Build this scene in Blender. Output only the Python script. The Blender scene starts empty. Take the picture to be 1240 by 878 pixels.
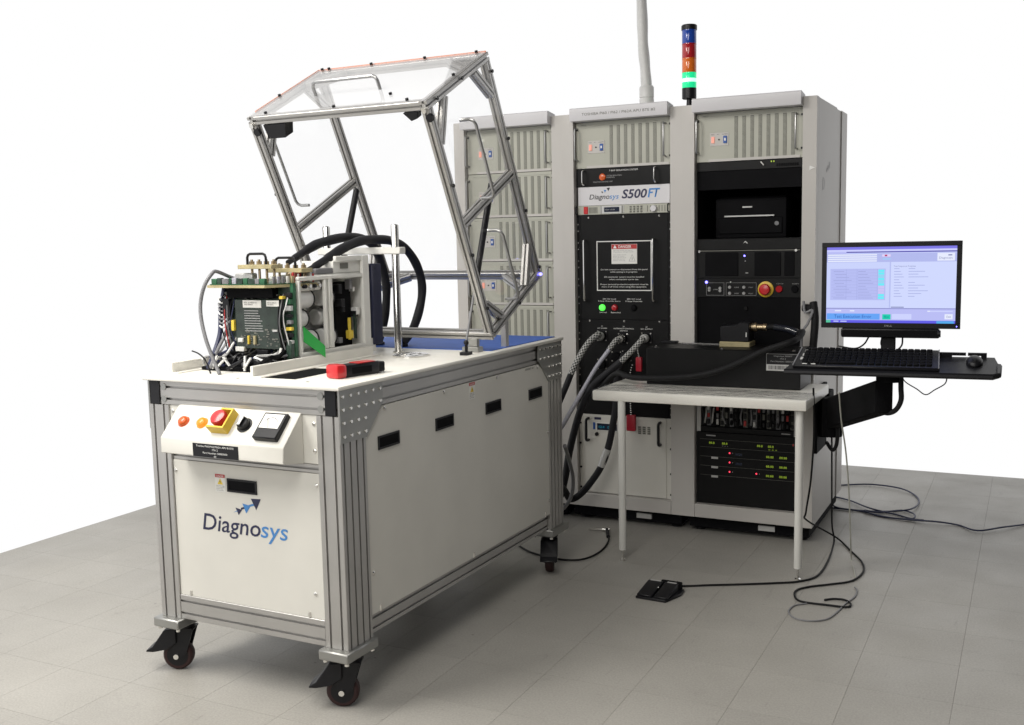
import bpy, bmesh, math, random
from mathutils import Vector, Matrix
random.seed(7)
S = bpy.context.scene
COL = S.collection
# ---------------------------------------------------------------- camera
YAW, PITCH, ROLL = -0.4654, 0.1176, 0.0210
CAM = Vector((1.4248, -4.7535, 1.4220)); FOC = 1263.69
_cy, _sy, _cp, _sp = math.cos(YAW), math.sin(YAW), math.cos(PITCH), math.sin(PITCH)
FWD = Vector((_sy*_cp, _cy*_cp, -_sp)); _r = Vector((_cy, -_sy, 0)); _d = FWD.cross(_r)
RGT = math.cos(ROLL)*_r + math.sin(ROLL)*_d
DWN = -math.sin(ROLL)*_r + math.cos(ROLL)*_d
cd = bpy.data.cameras.new('camera'); cam = bpy.data.objects.new('camera', cd); COL.objects.link(cam)
cd.sensor_width = 36; cd.lens = FOC/1240*36; cd.clip_start = 0.05; cd.clip_end = 200
cam.matrix_world = Matrix.Translation(CAM) @ Matrix((RGT, -DWN, -FWD)).transposed().to_4x4()
S.camera = cam
# ---------------------------------------------------------------- world and lamps
W = bpy.data.worlds.new('World'); S.world = W; W.use_nodes = True
W.node_tree.nodes['Background'].inputs[0].default_value = (0.98, 0.97, 1.0, 1)
W.node_tree.nodes['Background'].inputs[1].default_value = 0.05
def lamp(name, loc, tgt, sx, sy, power, col, spread=180):
    l = bpy.data.lights.new(name, 'AREA'); l.shape = 'RECTANGLE'; l.size = sx; l.size_y = sy
    l.energy = power; l.color = col; l.spread = math.radians(spread)
    o = bpy.data.objects.new(name, l); COL.objects.link(o); o.location = loc
    o.rotation_euler = (Vector(tgt)-Vector(loc)).to_track_quat('-Z', 'Y').to_euler()
WARM = (1.0, 0.965, 0.90)
lamp('ceiling_lamp', (-1.9, -3.6, 3.2), (-1.7, -3.1, 0), 1.2, 2.4, 124, WARM)
lamp('ceiling_lamp', (0.45, -3.9, 3.2), (0.3, -3.2, 0), 1.2, 2.4, 54, WARM)  # second unseen lamp, added to lift the cart's long side
lamp('front_lamp', (-0.1, -6.6, 2.6), (-0.1, -1.0, 1.0), 2.4, 1.6, 60, (1.0, .985, .96))  # unseen fill behind the camera, added to brighten upright front faces
S.view_settings.view_transform = 'Standard'; S.view_settings.look = 'None'
S.view_settings.exposure = 0; S.view_settings.gamma = 1; S.view_settings.use_curve_mapping = False
# ---------------------------------------------------------------- pixel -> place on a known plane
KX, KY, KT = -0.3856, -2.2844, math.radians(-0.69)
CART = Matrix.Translation((KX, KY, 0)) @ Matrix.Rotation(KT, 4, 'Z')
ICART = CART.inverted()
def ray(u, v): return FWD*FOC + RGT*(u-620) + DWN*(v-439)
def un(u, v, x=None, y=None, z=None, M=None):
    c, d = CAM, ray(u, v)
    if M is not None: c = M @ c; d = M.to_3x3() @ d
    if x is not None: s = (x-c.x)/d.x
    elif y is not None: s = (y-c.y)/d.y
    else: s = (z-c.z)/d.z
    return c+d*s
def unl(u, v, **k): return un(u, v, M=ICART, **k)
# ---------------------------------------------------------------- materials
def mat(name, col, rough=0.5, metal=0.0, spec=0.5, nz=None, bump=None, emit=None, rvar=None, tint=None, coat=0):
    m = bpy.data.materials.new(name); m.use_nodes = True
    nt = m.node_tree; N = nt.nodes; L = nt.links; b = N['Principled BSDF']
    b.inputs['Base Color'].default_value = (*col, 1); b.inputs['Roughness'].default_value = rough
    b.inputs['Metallic'].default_value = metal; b.inputs['Specular IOR Level'].default_value = spec
    if coat: b.inputs['Coat Weight'].default_value = coat; b.inputs['Coat Roughness'].default_value = 0.15
    if emit: b.inputs['Emission Color'].default_value = (*emit[0], 1); b.inputs['Emission Strength'].default_value = emit[1]
    tc = N.new('ShaderNodeTexCoord')
    def noise(scale, det=4, sc=None):
        n = N.new('ShaderNodeTexNoise'); n.inputs['Scale'].default_value = scale; n.inputs['Detail'].default_value = det
        if sc:
            mp = N.new('ShaderNodeMapping'); mp.inputs['Scale'].default_value = sc; L.new(tc.outputs['Object'], mp.inputs[0]); L.new(mp.outputs[0], n.inputs['Vector'])
        else: L.new(tc.outputs['Object'], n.inputs['Vector'])
        return n
    if nz:
        n = noise(nz[0], 5, nz[2] if len(nz) > 2 else None)
        cr = N.new('ShaderNodeMapRange'); cr.inputs['From Min'].default_value = .3; cr.inputs['From Max'].default_value = .7
        cr.inputs['To Min'].default_value = 1-nz[1]; cr.inputs['To Max'].default_value = 1+nz[1]; L.new(n.outputs['Fac'], cr.inputs['Value'])
        mx = N.new('ShaderNodeVectorMath'); mx.operation = 'SCALE'; mx.inputs[0].default_value = col; L.new(cr.outputs[0], mx.inputs['Scale'])
        L.new(mx.outputs[0], b.inputs['Base Color'])
    if rvar:
        n = noise(rvar[0], 4); cr = N.new('ShaderNodeMapRange'); cr.inputs['To Min'].default_value = rough-rvar[1]; cr.inputs['To Max'].default_value = rough+rvar[1]
        L.new(n.outputs['Fac'], cr.inputs['Value']); L.new(cr.outputs[0], b.inputs['Roughness'])
    if bump:
        n = noise(bump[0], 3, bump[2] if len(bump) > 2 else None); bp = N.new('ShaderNodeBump'); bp.inputs['Strength'].default_value = bump[1]; bp.inputs['Distance'].default_value = .001
        L.new(n.outputs['Fac'], bp.inputs['Height']); L.new(bp.outputs[0], b.inputs['Normal'])
    return m
M = {}
M['alu'] = mat('anodised aluminium', (.50, .49, .475), .46, .85, nz=(6, .06), bump=(90, .10), rvar=(12, .06))
M['plate'] = mat('aluminium plate', (.40, .40, .385), .48, 1.0, nz=(7, .06), rvar=(12, .06))
M['chrome'] = mat('polished steel', (.72, .71, .69), .16, 1.0, nz=(20, .03))
M['satin'] = mat('satin steel', (.42, .42, .42), .38, 1.0, nz=(20, .04))
M['bolt'] = mat('zinc bolt', (.78, .77, .74), .25, 1.0)
M['cream'] = mat('cream powder coat', (.665, .65, .60), .46, nz=(4, .045), bump=(600, .12), rvar=(6, .08))
M['topwhite'] = mat('white laminate', (.80, .78, .72), .34, nz=(5, .025), rvar=(8, .07))
M['rack'] = mat('rack grey paint', (.52, .50, .475), .48, nz=(2.5, .03), bump=(700, .1), rvar=(5, .05))
M['rackdk'] = mat('rack shadow grey', (.36, .35, .345), .5, nz=(3, .03), bump=(700, .1))  # darker grey of the side logo and the table bracket
M['bezel'] = mat('bezel grey', (.66, .65, .67), .4, nz=(5, .02))
M['fan'] = mat('fan tray grey', (.43, .43, .37), .5, nz=(6, .03), bump=(500, .08))
M['vent'] = mat('vent dark grey', (.16, .16, .14), .6)
M['black'] = mat('black paint', (.0075, .0075, .008), .45, spec=.18, nz=(9, .15), bump=(500, .08), rvar=(7, .08))
M['blackm'] = mat('matt black', (.005, .005, .006), .75, spec=.1, nz=(9, .15))
M['plast'] = mat('black plastic', (.010, .010, .012), .38, spec=.28, bump=(400, .1), rvar=(10, .06))
M['rubber'] = mat('black rubber', (.009, .009, .010), .65, spec=.25, bump=(120, .3), nz=(30, .2))
M['sleeve'] = mat('black braided sleeve', (.010, .010, .013), .6, spec=.35, bump=(300, .9))
M['whitep'] = mat('white print', (.78, .78, .76), .5)
M['greyp'] = mat('grey print', (.34, .34, .34), .5)
M['ink'] = mat('dark ink', (.03, .03, .035), .5)
M['navy'] = mat('navy print', (.018, .02, .065), .45)
M['sky_b'] = mat('blue print', (.06, .23, .55), .45)
M['red'] = mat('red plastic', (.55, .018, .022), .28, spec=.5, coat=.3)
M['redm'] = mat('red print', (.45, .03, .03), .5)
M['redcap'] = mat('red rubber cap', (.42, .012, .03), .42, nz=(20, .1))
M['yellow'] = mat('yellow plastic', (.70, .47, .03), .38)
M['yelp'] = mat('yellow print', (.75, .55, .06), .5)
M['orange'] = mat('orange lens', (.62, .10, .012), .2, coat=.4)
M['orangelit'] = mat('lit orange lens', (.7, .16, .01), .2, emit=((1, .30, .03), .7))
M['orangeedge'] = mat('orange sheet edge', (.72, .20, .06), .35)
M['green'] = mat('green board', (.02, .10, .045), .4, nz=(45, .35))
M['greendk'] = mat('dark green board', (.022, .045, .032), .4, nz=(60, .6))
M['greycov'] = mat('smoked cover', (.020, .032, .024), .22, spec=.6, nz=(30, .35))
M['greentag'] = mat('green tag', (.03, .38, .07), .45)
M['tan'] = mat('laminate tan', (.42, .36, .20), .5, nz=(25, .15))
M['brass'] = mat('brass', (.50, .40, .26), .38, 1.0)
M['can'] = mat('capacitor can', (.74, .74, .73), .33, .15, nz=(14, .06))
M['wht'] = mat('white enamel', (.74, .735, .70), .38, nz=(8, .03))
M['bluestrip'] = mat('dark blue panel', (.016, .018, .045), .45)
M['mat'] = mat('blue mat', (.03, .12, .50), .6, nz=(15, .06))
M['greycab'] = mat('grey cable', (.20, .20, .21), .5)
M['ltcab'] = mat('light grey conduit', (.40, .40, .46), .35, nz=(15, .05))
M['whitecab'] = mat('off white cable', (.42, .42, .37), .5)
M['bluecab'] = mat('dark blue cable', (.02, .025, .07), .5)
M['film'] = None
M['tread'] = mat('dark red tread', (.028, .007, .007), .55)
M['wine'] = mat('steel fork', (.55, .55, .55), .3, 1.0)
M['grn_lit'] = mat('lit green lens', (.02, .6, .25), .2, emit=((.01, .85, .33), .6))
M['grn_core'] = mat('green lamp core', (.8, 1, .9), .2, emit=((.42, 1.0, .72), 1.0))
M['l_blue'] = mat('blue lens', (.012, .06, .38), .16, coat=.5)
M['l_red'] = mat('red lens', (.42, .012, .018), .16, coat=.5)
M['l_org'] = mat('amber lens', (.75, .16, .012), .16, coat=.5)
M['l_dark'] = mat('glossy dark sleeve', (.012, .014, .022), .12, spec=.8, coat=.6)
M['led_b'] = mat('blue led', (.1, .1, .9), .3, emit=((.18, .16, 1.0), 5))
M['led_g'] = mat('green led', (.1, .8, .1), .3, emit=((.10, .95, .08), 1.0))
M['led_r'] = mat('red led', (.9, .05, .08), .3, emit=((1.0, .06, .12), 1.3))
M['led_y'] = mat('yellow green digits', (.4, .5, .03), .4, emit=((.38, .60, .05), .34))
M['lcd'] = mat('cyan display', (.01, .03, .05), .2, emit=((.02, .35, .5), .5))
M['lcddk'] = mat('dark blue display', (.012, .018, .04), .2)
M['swred'] = mat('lit rocker', (.7, .25, .18), .3, emit=((1, .5, .4), .35))
M['swblue'] = mat('blue rocker', (.02, .09, .35), .3)
M['silver'] = mat('silver label', (.55, .55, .54), .35, .3)
M['conduit'] = mat('conduit sleeve grey', (.66, .66, .65), .42, nz=(9, .10, (1, 1, .25)), bump=(14, .5, (1, 1, .3)))
def braid():
    m = mat('black white braid', (.5, .5, .5), .5); nt = m.node_tree; N = nt.nodes; L = nt.links; b = N['Principled BSDF']
    tc = N.new('ShaderNodeTexCoord'); mp = N.new('ShaderNodeMapping'); mp.inputs['Scale'].default_value = (5, 110, 1); mp.inputs['Rotation'].default_value = (0, 0, 0)
    ck = N.new('ShaderNodeTexChecker'); ck.inputs['Scale'].default_value = 1; ck.inputs['Color1'].default_value = (.55, .55, .53, 1); ck.inputs['Color2'].default_value = (.012, .012, .013, 1)
    L.new(tc.outputs['UV'], mp.inputs[0]); L.new(mp.outputs[0], ck.inputs[0]); L.new(ck.outputs[0], b.inputs['Base Color']); return m
M['braid'] = braid()
def clear(name, haze, tint=(1, 1, 1), gl=.03, bump=0, hazecol=(.85, .87, .9)):
    m = bpy.data.materials.new(name); m.use_nodes = True; nt = m.node_tree; N = nt.nodes; L = nt.links; N.clear()
    o = N.new('ShaderNodeOutputMaterial'); t = N.new('ShaderNodeBsdfTransparent'); t.inputs[0].default_value = (*tint, 1)
    g = N.new('ShaderNodeBsdfGlossy'); g.inputs['Roughness'].default_value = gl
    lw = N.new('ShaderNodeLayerWeight'); lw.inputs['Blend'].default_value = .5; pw = N.new('ShaderNodeMath'); pw.operation = 'POWER'; pw.inputs[1].default_value = 5; L.new(lw.outputs['Facing'], pw.inputs[0]); f = N.new('ShaderNodeMath'); f.operation = 'MULTIPLY_ADD'; f.inputs[1].default_value = .93; f.inputs[2].default_value = .009; L.new(pw.outputs[0], f.inputs[0])
    d = N.new('ShaderNodeBsdfDiffuse'); d.inputs[0].default_value = (*hazecol, 1)
    m1 = N.new('ShaderNodeMixShader'); m1.inputs[0].default_value = haze; L.new(t.outputs[0], m1.inputs[1]); L.new(d.outputs[0], m1.inputs[2])
    m2 = N.new('ShaderNodeMixShader'); L.new(f.outputs[0], m2.inputs[0]); L.new(m1.outputs[0], m2.inputs[1]); L.new(g.outputs[0], m2.inputs[2])
    if bump:
        tc = N.new('ShaderNodeTexCoord'); n = N.new('ShaderNodeTexNoise'); n.inputs['Scale'].default_value = 22; n.inputs['Detail'].default_value = 5; L.new(tc.outputs['Object'], n.inputs['Vector'])
        bp = N.new('ShaderNodeBump'); bp.inputs['Strength'].default_value = bump; bp.inputs['Distance'].default_value = .02; L.new(n.outputs['Fac'], bp.inputs['Height']); L.new(bp.outputs[0], g.inputs['Normal']); L.new(bp.outputs[0], lw.inputs['Normal'])
    L.new(m2.outputs[0], o.inputs[0]); return m
M['clear'] = clear('clear polycarbonate', .006)
M['milky'] = clear('glossy hazy polycarbonate', .14, hazecol=(.93, .93, .95))  # white haze mixed in to imitate glare on the clear top sheet
M['film'] = clear('crinkled plastic film', .05, bump=.35, gl=.22)
def emis(name, col, s=1.0):
    m = bpy.data.materials.new(name); m.use_nodes = True; N = m.node_tree.nodes; N.clear()
    o = N.new('ShaderNodeOutputMaterial'); e = N.new('ShaderNodeEmission'); e.inputs[0].default_value = (*col, 1); e.inputs[1].default_value = s
    m.node_tree.links.new(e.outputs[0], o.inputs[0]); return m
def floor_mat():
    m = mat('vinyl floor tile', (.35, .34, .31), .34, spec=.22); nt = m.node_tree; N = nt.nodes; L = nt.links; b = N['Principled BSDF']
    g = N.new('ShaderNodeNewGeometry'); oi = N.new('ShaderNodeObjectInfo')
    def nz(sc, det, rough=.6):
        n = N.new('ShaderNodeTexNoise'); n.inputs['Scale'].default_value = sc; n.inputs['Detail'].default_value = det; n.inputs['Roughness'].default_value = rough; L.new(g.outputs['Position'], n.inputs['Vector']); return n
    def mr(src, a, bb, c, d):
        r = N.new('ShaderNodeMapRange'); r.inputs['From Min'].default_value = a; r.inputs['From Max'].default_value = bb; r.inputs['To Min'].default_value = c; r.inputs['To Max'].default_value = d; L.new(src, r.inputs['Value']); return r.outputs[0]
    def mul(p, q):
        x = N.new('ShaderNodeMath'); x.operation = 'MULTIPLY'; L.new(p, x.inputs[0]); L.new(q, x.inputs[1]); return x.outputs[0]
    a = mr(nz(150, 3).outputs['Fac'], .35, .7, .88, 1.09)
    c = mr(nz(2.2, 6).outputs['Fac'], .3, .7, .93, 1.06)
    d = mr(nz(9, 7, .72).outputs['Fac'], .28, .40, .88, 1.0)
    e = mr(oi.outputs['Random'], 0, 1, .97, 1.03)
    v = N.new('ShaderNodeTexVoronoi'); v.inputs['Scale'].default_value = 5.5; L.new(g.outputs['Position'], v.inputs['Vector']); k = mr(v.outputs['Distance'], .014, .036, .62, 1.0)
    mp = N.new('ShaderNodeMapping'); mp.inputs['Scale'].default_value = (26, 3.2, 1); mp.inputs['Rotation'].default_value = (0, 0, .6); L.new(g.outputs['Position'], mp.inputs[0])
    n2 = N.new('ShaderNodeTexNoise'); n2.inputs['Scale'].default_value = 1.0; n2.inputs['Detail'].default_value = 5; n2.inputs['Roughness'].default_value = .7; L.new(mp.outputs[0], n2.inputs['Vector'])
    s = mr(n2.outputs['Fac'], .29, .37, .82, 1.0)
    f = mul(mul(mul(a, c), mul(d, e)), mul(s, k))
    vm = N.new('ShaderNodeVectorMath'); vm.operation = 'SCALE'; vm.inputs[0].default_value = (.362, .348, .320); L.new(f, vm.inputs['Scale']); L.new(vm.outputs[0], b.inputs['Base Color'])
    L.new(mr(nz(3.5, 6).outputs['Fac'], .3, .7, .33, .52), b.inputs['Roughness'])
    bp = N.new('ShaderNodeBump'); bp.inputs['Strength'].default_value = .12; bp.inputs['Distance'].default_value = .004; L.new(nz(14, 4).outputs['Fac'], bp.inputs['Height']); L.new(bp.outputs[0], b.inputs['Normal'])
    return m
M['floor'] = floor_mat()
M['joint'] = mat('tile joint dirt', (.17, .163, .15), .8)
# ---------------------------------------------------------------- mesh builder
ROOT = {}
class MB:
    def __init__(s, fr=None): s.bm = bmesh.new(); s.fr = fr; s.uv = s.bm.loops.layers.uv.new('UVMap')
    def box(s, x0, x1, y0, y1, z0, z1, b=0.0, seg=1):
        g = bmesh.ops.create_cube(s.bm, size=1)['verts']
        sc = Vector((abs(x1-x0), abs(y1-y0), abs(z1-z0))); c = Vector(((x0+x1)/2, (y0+y1)/2, (z0+z1)/2))
        for v in g: v.co = Vector((v.co.x*sc.x, v.co.y*sc.y, v.co.z*sc.z))+c
        if b:
            ed = list({e for v in g for e in v.link_edges})
            bmesh.ops.bevel(s.bm, geom=ed, offset=min(b, .45*min(sc)), segments=seg, affect='EDGES', profile=.5)
        return s
    def obox(s, c, sx, sy, sz, R, b=0):     # box about c, turned by a 3x3 / euler matrix
        n0 = len(s.bm.verts); s.box(-sx/2, sx/2, -sy/2, sy/2, -sz/2, sz/2, b); s.bm.verts.ensure_lookup_table()
        for v in s.bm.verts[n0:] if not b else s._new(n0): v.co = R @ v.co + Vector(c)
        return s
    def _new(s, n0): return list(s.bm.verts)[n0:]
    def poly(s, pts):
        s.bm.faces.new([s.bm.verts.new(p) for p in pts]); return s
    def prism(s, pts, ext, b=0):            # planar polygon pushed along ext
        e = Vector(ext); a = [s.bm.verts.new(p) for p in pts]; c = [s.bm.verts.new(Vector(p)+e) for p in pts]; n = len(a)
        fs = [s.bm.faces.new(a), s.bm.faces.new(c[::-1])]
        for i in range(n): fs.append(s.bm.faces.new((a[i], c[i], c[(i+1) % n], a[(i+1) % n])))
        bmesh.ops.recalc_face_normals(s.bm, faces=fs)
        if b: bmesh.ops.bevel(s.bm, geom=list({ed for f in fs for ed in f.edges}), offset=b, segments=1, affect='EDGES')
        return s
    def bar(s, p0, p1, outline, side):      # outline in (side, up) swept from p0 to p1
        p0, p1 = Vector(p0), Vector(p1); d = (p1-p0).normalized(); sd = Vector(side); sd = (sd-d*sd.dot(d)).normalized(); up = d.cross(sd)
        return s.prism([p0+sd*a+up*b for a, b in outline], p1-p0)
    def cyl(s, p0, p1, r0, r1=None, n=16, cap=True, ph=0):
        r1 = r0 if r1 is None else r1; p0, p1 = Vector(p0), Vector(p1); d = (p1-p0).normalized()
        sd = d.orthogonal().normalized(); up = d.cross(sd); A = []; B = []
        for i in range(n):
            t = 2*math.pi*i/n+ph; o = sd*math.cos(t)+up*math.sin(t); A.append(s.bm.verts.new(p0+o*r0)); B.append(s.bm.verts.new(p1+o*r1))
        for i in range(n): s.bm.faces.new((A[i], A[(i+1) % n], B[(i+1) % n], B[i]))
        if cap: s.bm.faces.new(A[::-1]); s.bm.faces.new(B)
        return s
    def lathe(s, p0, axis, prof, n=20):     # prof: (r, h) pairs along axis
        p0 = Vector(p0); d = Vector(axis).normalized(); sd = d.orthogonal().normalized(); up = d.cross(sd); rings = []
        for r, h in prof: rings.append([s.bm.verts.new(p0+d*h+(sd*math.cos(2*math.pi*i/n)+up*math.sin(2*math.pi*i/n))*r) for i in range(n)])
        for A, B in zip(rings, rings[1:]):
            for i in range(n): s.bm.faces.new((A[i], A[(i+1) % n], B[(i+1) % n], B[i]))
        s.bm.faces.new(rings[0][::-1]); s.bm.faces.new(rings[-1]); return s
    def tube(s, pts, r, n=10, sub=6, rad=None, cap=True):
        P = [Vector(p) for p in pts]; Q = []
        if sub > 1 and len(P) > 2:
            E = [2*P[0]-P[1]]+P+[2*P[-1]-P[-2]]
            for i in range(1, len(E)-2):
                a, b, c, d = E[i-1:i+3]
                for k in range(sub):
                    t = k/sub; Q.append(.5*((2*b)+(c-a)*t+(2*a-5*b+4*c-d)*t*t+(3*b-a-3*c+d)*t**3))
            Q.append(P[-1])
        else: Q = P
        up = None; rings = []; ln = 0; lens = []
        for i, q in enumerate(Q):
            t = (Q[min(i+1, len(Q)-1)]-Q[max(i-1, 0)]).normalized()
            if up is None: up = t.orthogonal().normalized()
            up = (up-t*up.dot(t)); up = up.normalized() if up.length > 1e-6 else t.orthogonal().normalized()
            sd = t.cross(up); rr = r if rad is None else rad(i/(len(Q)-1))
            rings.append([s.bm.verts.new(q+(up*math.cos(2*math.pi*k/n)+sd*math.sin(2*math.pi*k/n))*rr) for k in range(n)])
            if i: ln += (q-Q[i-1]).length
            lens.append(ln)
        for i in range(len(rings)-1):
            for k in range(n):
                f = s.bm.faces.new((rings[i][k], rings[i][(k+1) % n], rings[i+1][(k+1) % n], rings[i+1][k]))
                for lp, (uu, vv) in zip(f.loops, ((k, i), (k+1, i), (k+1, i+1), (k, i+1))): lp[s.uv].uv = (uu/n*2, lens[vv])
        if cap: s.bm.faces.new(rings[0][::-1]); s.bm.faces.new(rings[-1])
        return s
    def ball(s, c, r, sx=1, sy=1, sz=1, n=12):
        g = bmesh.ops.create_uvsphere(s.bm, u_segments=n, v_segments=max(6, n//2), radius=r)['verts']
        for v in g: v.co = Vector((v.co.x*sx, v.co.y*sy, v.co.z*sz))+Vector(c)
        return s
    def build(s, name, m, parent=None, ang=38):
        bm = s.bm
        if s.fr is not None: bmesh.ops.transform(bm, matrix=s.fr, verts=bm.verts)
        if parent is not None: R = ROOT[parent.name]
        else:
            xs = [v.co for v in bm.verts]; lo = [min(c[i] for c in xs) for i in range(3)]; hi = [max(c[i] for c in xs) for i in range(3)]
            R = Matrix.Translation(((lo[0]+hi[0])/2, (lo[1]+hi[1])/2, lo[2]))
        bmesh.ops.transform(bm, matrix=R.inverted(), verts=bm.verts)
        me = bpy.data.meshes.new(name); bm.to_mesh(me); bm.free(); me.materials.append(M[m] if isinstance(m, str) else m)
        return link(name, me, parent, R, ang)
def link(name, me, parent, R, ang=38):
    if ang: me.shade_smooth(); me.set_sharp_from_angle(angle=math.radians(ang))
    o = bpy.data.objects.new(name, me); COL.objects.link(o)
    if parent is not None: o.parent = parent
    else: o.matrix_world = R
    ROOT[o.name] = R; return o
def tag(o, label, cat, group=None):
    o['label'] = label; o['category'] = cat
    if group: o['group'] = group
    return o
def thing(name, label, cat, R, group=None):
    o = bpy.data.objects.new(name, None); COL.objects.link(o); o.empty_display_size = .05
    if not isinstance(R, Matrix): R = Matrix.Translation(R)
    o.matrix_world = R; ROOT[o.name] = R; return tag(o, label, cat, group)
FRONT = ((1, 0, 0), (0, 0, 1)); SIDE = ((0, 1, 0), (0, 0, 1))
def text(body, org, axes, h, m, parent, name='lettering', w=None, shear=0, bold=0, fr=None, align='LEFT', ls=1.0):
    cu = bpy.data.curves.new('t', 'FONT'); cu.body = body; cu.size = 1; cu.shear = shear; cu.offset = bold; cu.resolution_u = 3; cu.align_x = align; cu.space_line = ls
    ob = bpy.data.objects.new('t', cu); me = bpy.data.meshes.new_from_object(ob); bpy.data.objects.remove(ob)
    X, Y = Vector(axes[0]).normalized(), Vector(axes[1]).normalized()
    xs = [v.co.x for v in me.vertices]; wid = max(xs)-min(xs); k = h/0.72; kx = k if w is None else w/wid; x0 = min(xs) if align == 'LEFT' else 0
    R = ROOT[parent.name].inverted(); O = Vector(org)
    for v in me.vertices:
        p = O+X*((v.co.x-x0)*kx)+Y*(v.co.y*k)
        if fr is not None: p = fr @ p
        v.co = R @ p
    me.materials.clear(); me.materials.append(M[m]); me.name = name
    return link(name, me, parent, R.inverted(), 0)
def rect(x0, x1, z0, z1): return [(x0, z0), (x1, z0), (x1, z1), (x0, z1)]
def slot_outline(nx, ny, sx, sy, gw=.0075, gd=.0085):  # T-slot extrusion section: a groove in each module face
    wx, wy = nx*sx/2, ny*sy/2; c = .0015; P = []
    def side(n, s_, w, fn):
        for i in range(n):
            m = -w+s_*(i+.5)
            for a, b in ((m-gw/2, 0), (m-gw/2, .003), (m-.0052, .003), (m-.0052, gd), (m+.0052, gd), (m+.0052, .003), (m+gw/2, .003), (m+gw/2, 0)): P.append(fn(a, b))
    P.append((-wx+c, -wy)); side(nx, sx, wx, lambda a, b: (a, -wy+b)); P.append((wx-c, -wy)); P.append((wx, -wy+c))
    side(ny, sy, wy, lambda a, b: (wx-b, a)); P.append((wx, wy-c)); P.append((wx-c, wy))
    side(nx, sx, wx, lambda a, b: (-a, wy-b)); P.append((-wx+c, wy)); P.append((-wx, wy-c))
    side(ny, sy, wy, lambda a, b: (-wx+b, -a)); P.append((-wx, -wy+c)); return P
def uhandle(mb, a, b, out, r, n=8):   # U handle from a to b standing off by out
    a, b, o = Vector(a), Vector(b), Vector(out); d = (b-a).normalized(); k = min(o.length, (b-a).length/2)*.35; on = o.normalized()
    return mb.tube([a, a+o-on*k, a+o-on*k*.3+d*k*.3, a+o+d*k, b+o-d*k, b+o-on*k*.3-d*k*.3, b+o-on*k, b], r, n, 1)
# ================================================================ setting
XW, YW = -2.9035, 1.7825
fl = MB().box(XW, 4.2, -6.2, YW, -.03, -.0035).build('floor', 'joint', None, 0); fl['kind'] = 'structure'
TS, TX, TY = .3048, .3317, .05
def tile_mesh():
    b = MB(); b.box(0, TS-.0008, 0, TS-.0008, -.0035, 0); me = bpy.data.meshes.new('floor_tile'); b.bm.to_mesh(me); b.bm.free(); me.materials.append(M['floor']); return me
TME = tile_mesh(); rest = MB(); cand = []
for i in range(-12, 20):
    for j in range(-22, 7):
        x0, y0 = TX+i*TS, TY+j*TS; x1, y1 = x0+TS-.0008, y0+TS-.0008
        if x1 < XW or y0 > YW or y0 < -6.15 or x1 > 4.19: continue
        c = Vector((x0+TS/2, y0+TS/2, 0))-CAM; dp = c.dot(FWD)
        full = x0 >= XW and y1 <= YW
        vis = dp > .5 and abs(c.dot(RGT)/dp*FOC) < 690 and -480 < c.dot(DWN)/dp*FOC < 500
        if full and vis: cand.append((dp, x0, y0))
        else: rest.box(max(x0, XW), x1, y0, min(y1, YW), -.0035, 0)
cand.sort()
for k, (dp, x0, y0) in enumerate(cand):
    if k < 300:
        o = bpy.data.objects.new('tile', TME); COL.objects.link(o); o.parent = fl; o.matrix_parent_inverse = ROOT[fl.name].inverted(); o.location = (x0, y0, 0)
    else: rest.box(x0, x0+TS-.0008, y0, y0+TS-.0008, -.0035, 0)
o = rest.build('tile_field', 'floor', fl, 0); o['kind'] = 'stuff'
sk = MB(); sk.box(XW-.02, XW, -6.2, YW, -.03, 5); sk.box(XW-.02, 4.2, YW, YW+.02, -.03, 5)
sk = sk.build('sky', emis('white backdrop', (1, 1, 1), 1.0), None, 0); sk['kind'] = 'structure'  # glowing planes added in place of the walls; they also light the scene
# ================================================================ cart (all in cart space)
CW, CL, ZT = -.7622, 1.5656, 1.0055
cart = thing('test_cart', 'white panelled aluminium frame test cart on black casters with tilted open clear hood', 'cart', CART)
def C(): return MB(CART)
po = slot_outline(2, 4, .0425, .0325)
for x in (-.0425, CW+.0425):
    for y in (.065, CL-.065): C().bar((x, y, .2), (x, y, .914), po, (1, 0, 0)).build('post', 'alu', cart)
b40 = slot_outline(1, 2, .040, .0385); b60 = slot_outline(1, 2, .03, .033)
for x in (-.030, CW+.030):                                     # long top beams with capped ends
    C().bar((x, .003, .9535), (x, CL-.003, .9535), b40, (1, 0, 0)).build('beam', 'alu', cart)
    for y0, y1 in ((-.002, .003), (CL-.003, CL+.002)): C().box(x-.0205, x+.0205, y0, y1, .9145, .9925, .002).build('end_cap', 'plast', cart)
    C().bar((x, .131, .234), (x, CL-.131, .234), b60, (1, 0, 0)).build('beam', 'alu', cart)
for y in (.022, CL-.022):
    C().bar((CW+.0515, y, .9535), (-.0515, y, .9535), b40, (0, 1, 0)).build('beam', 'alu', cart)
    C().bar((CW+.0865, y, .241), (-.0865, y, .241), slot_outline(1, 2, .04, .041), (0, 1, 0)).build('beam', 'alu', cart)
C().bar((CW+.0865, .022, .7505), (-.0865, .022, .7505), slot_outline(1, 1, .03, .028), (0, 1, 0)).build('beam', 'alu', cart)
f = C()
for x in (CW+.067, -.067):
    for z in (.934, .973): f.cyl((x, .002, z), (x, -.0005, z), .011, n=14)
f.build('connector_disc', 'plate', cart)
tt = C(); tt.box(CW-.012, .012, -.014, CL+.004, .9927, ZT, .004, 2); tt.build('table_top', 'topwhite', cart)
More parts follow.
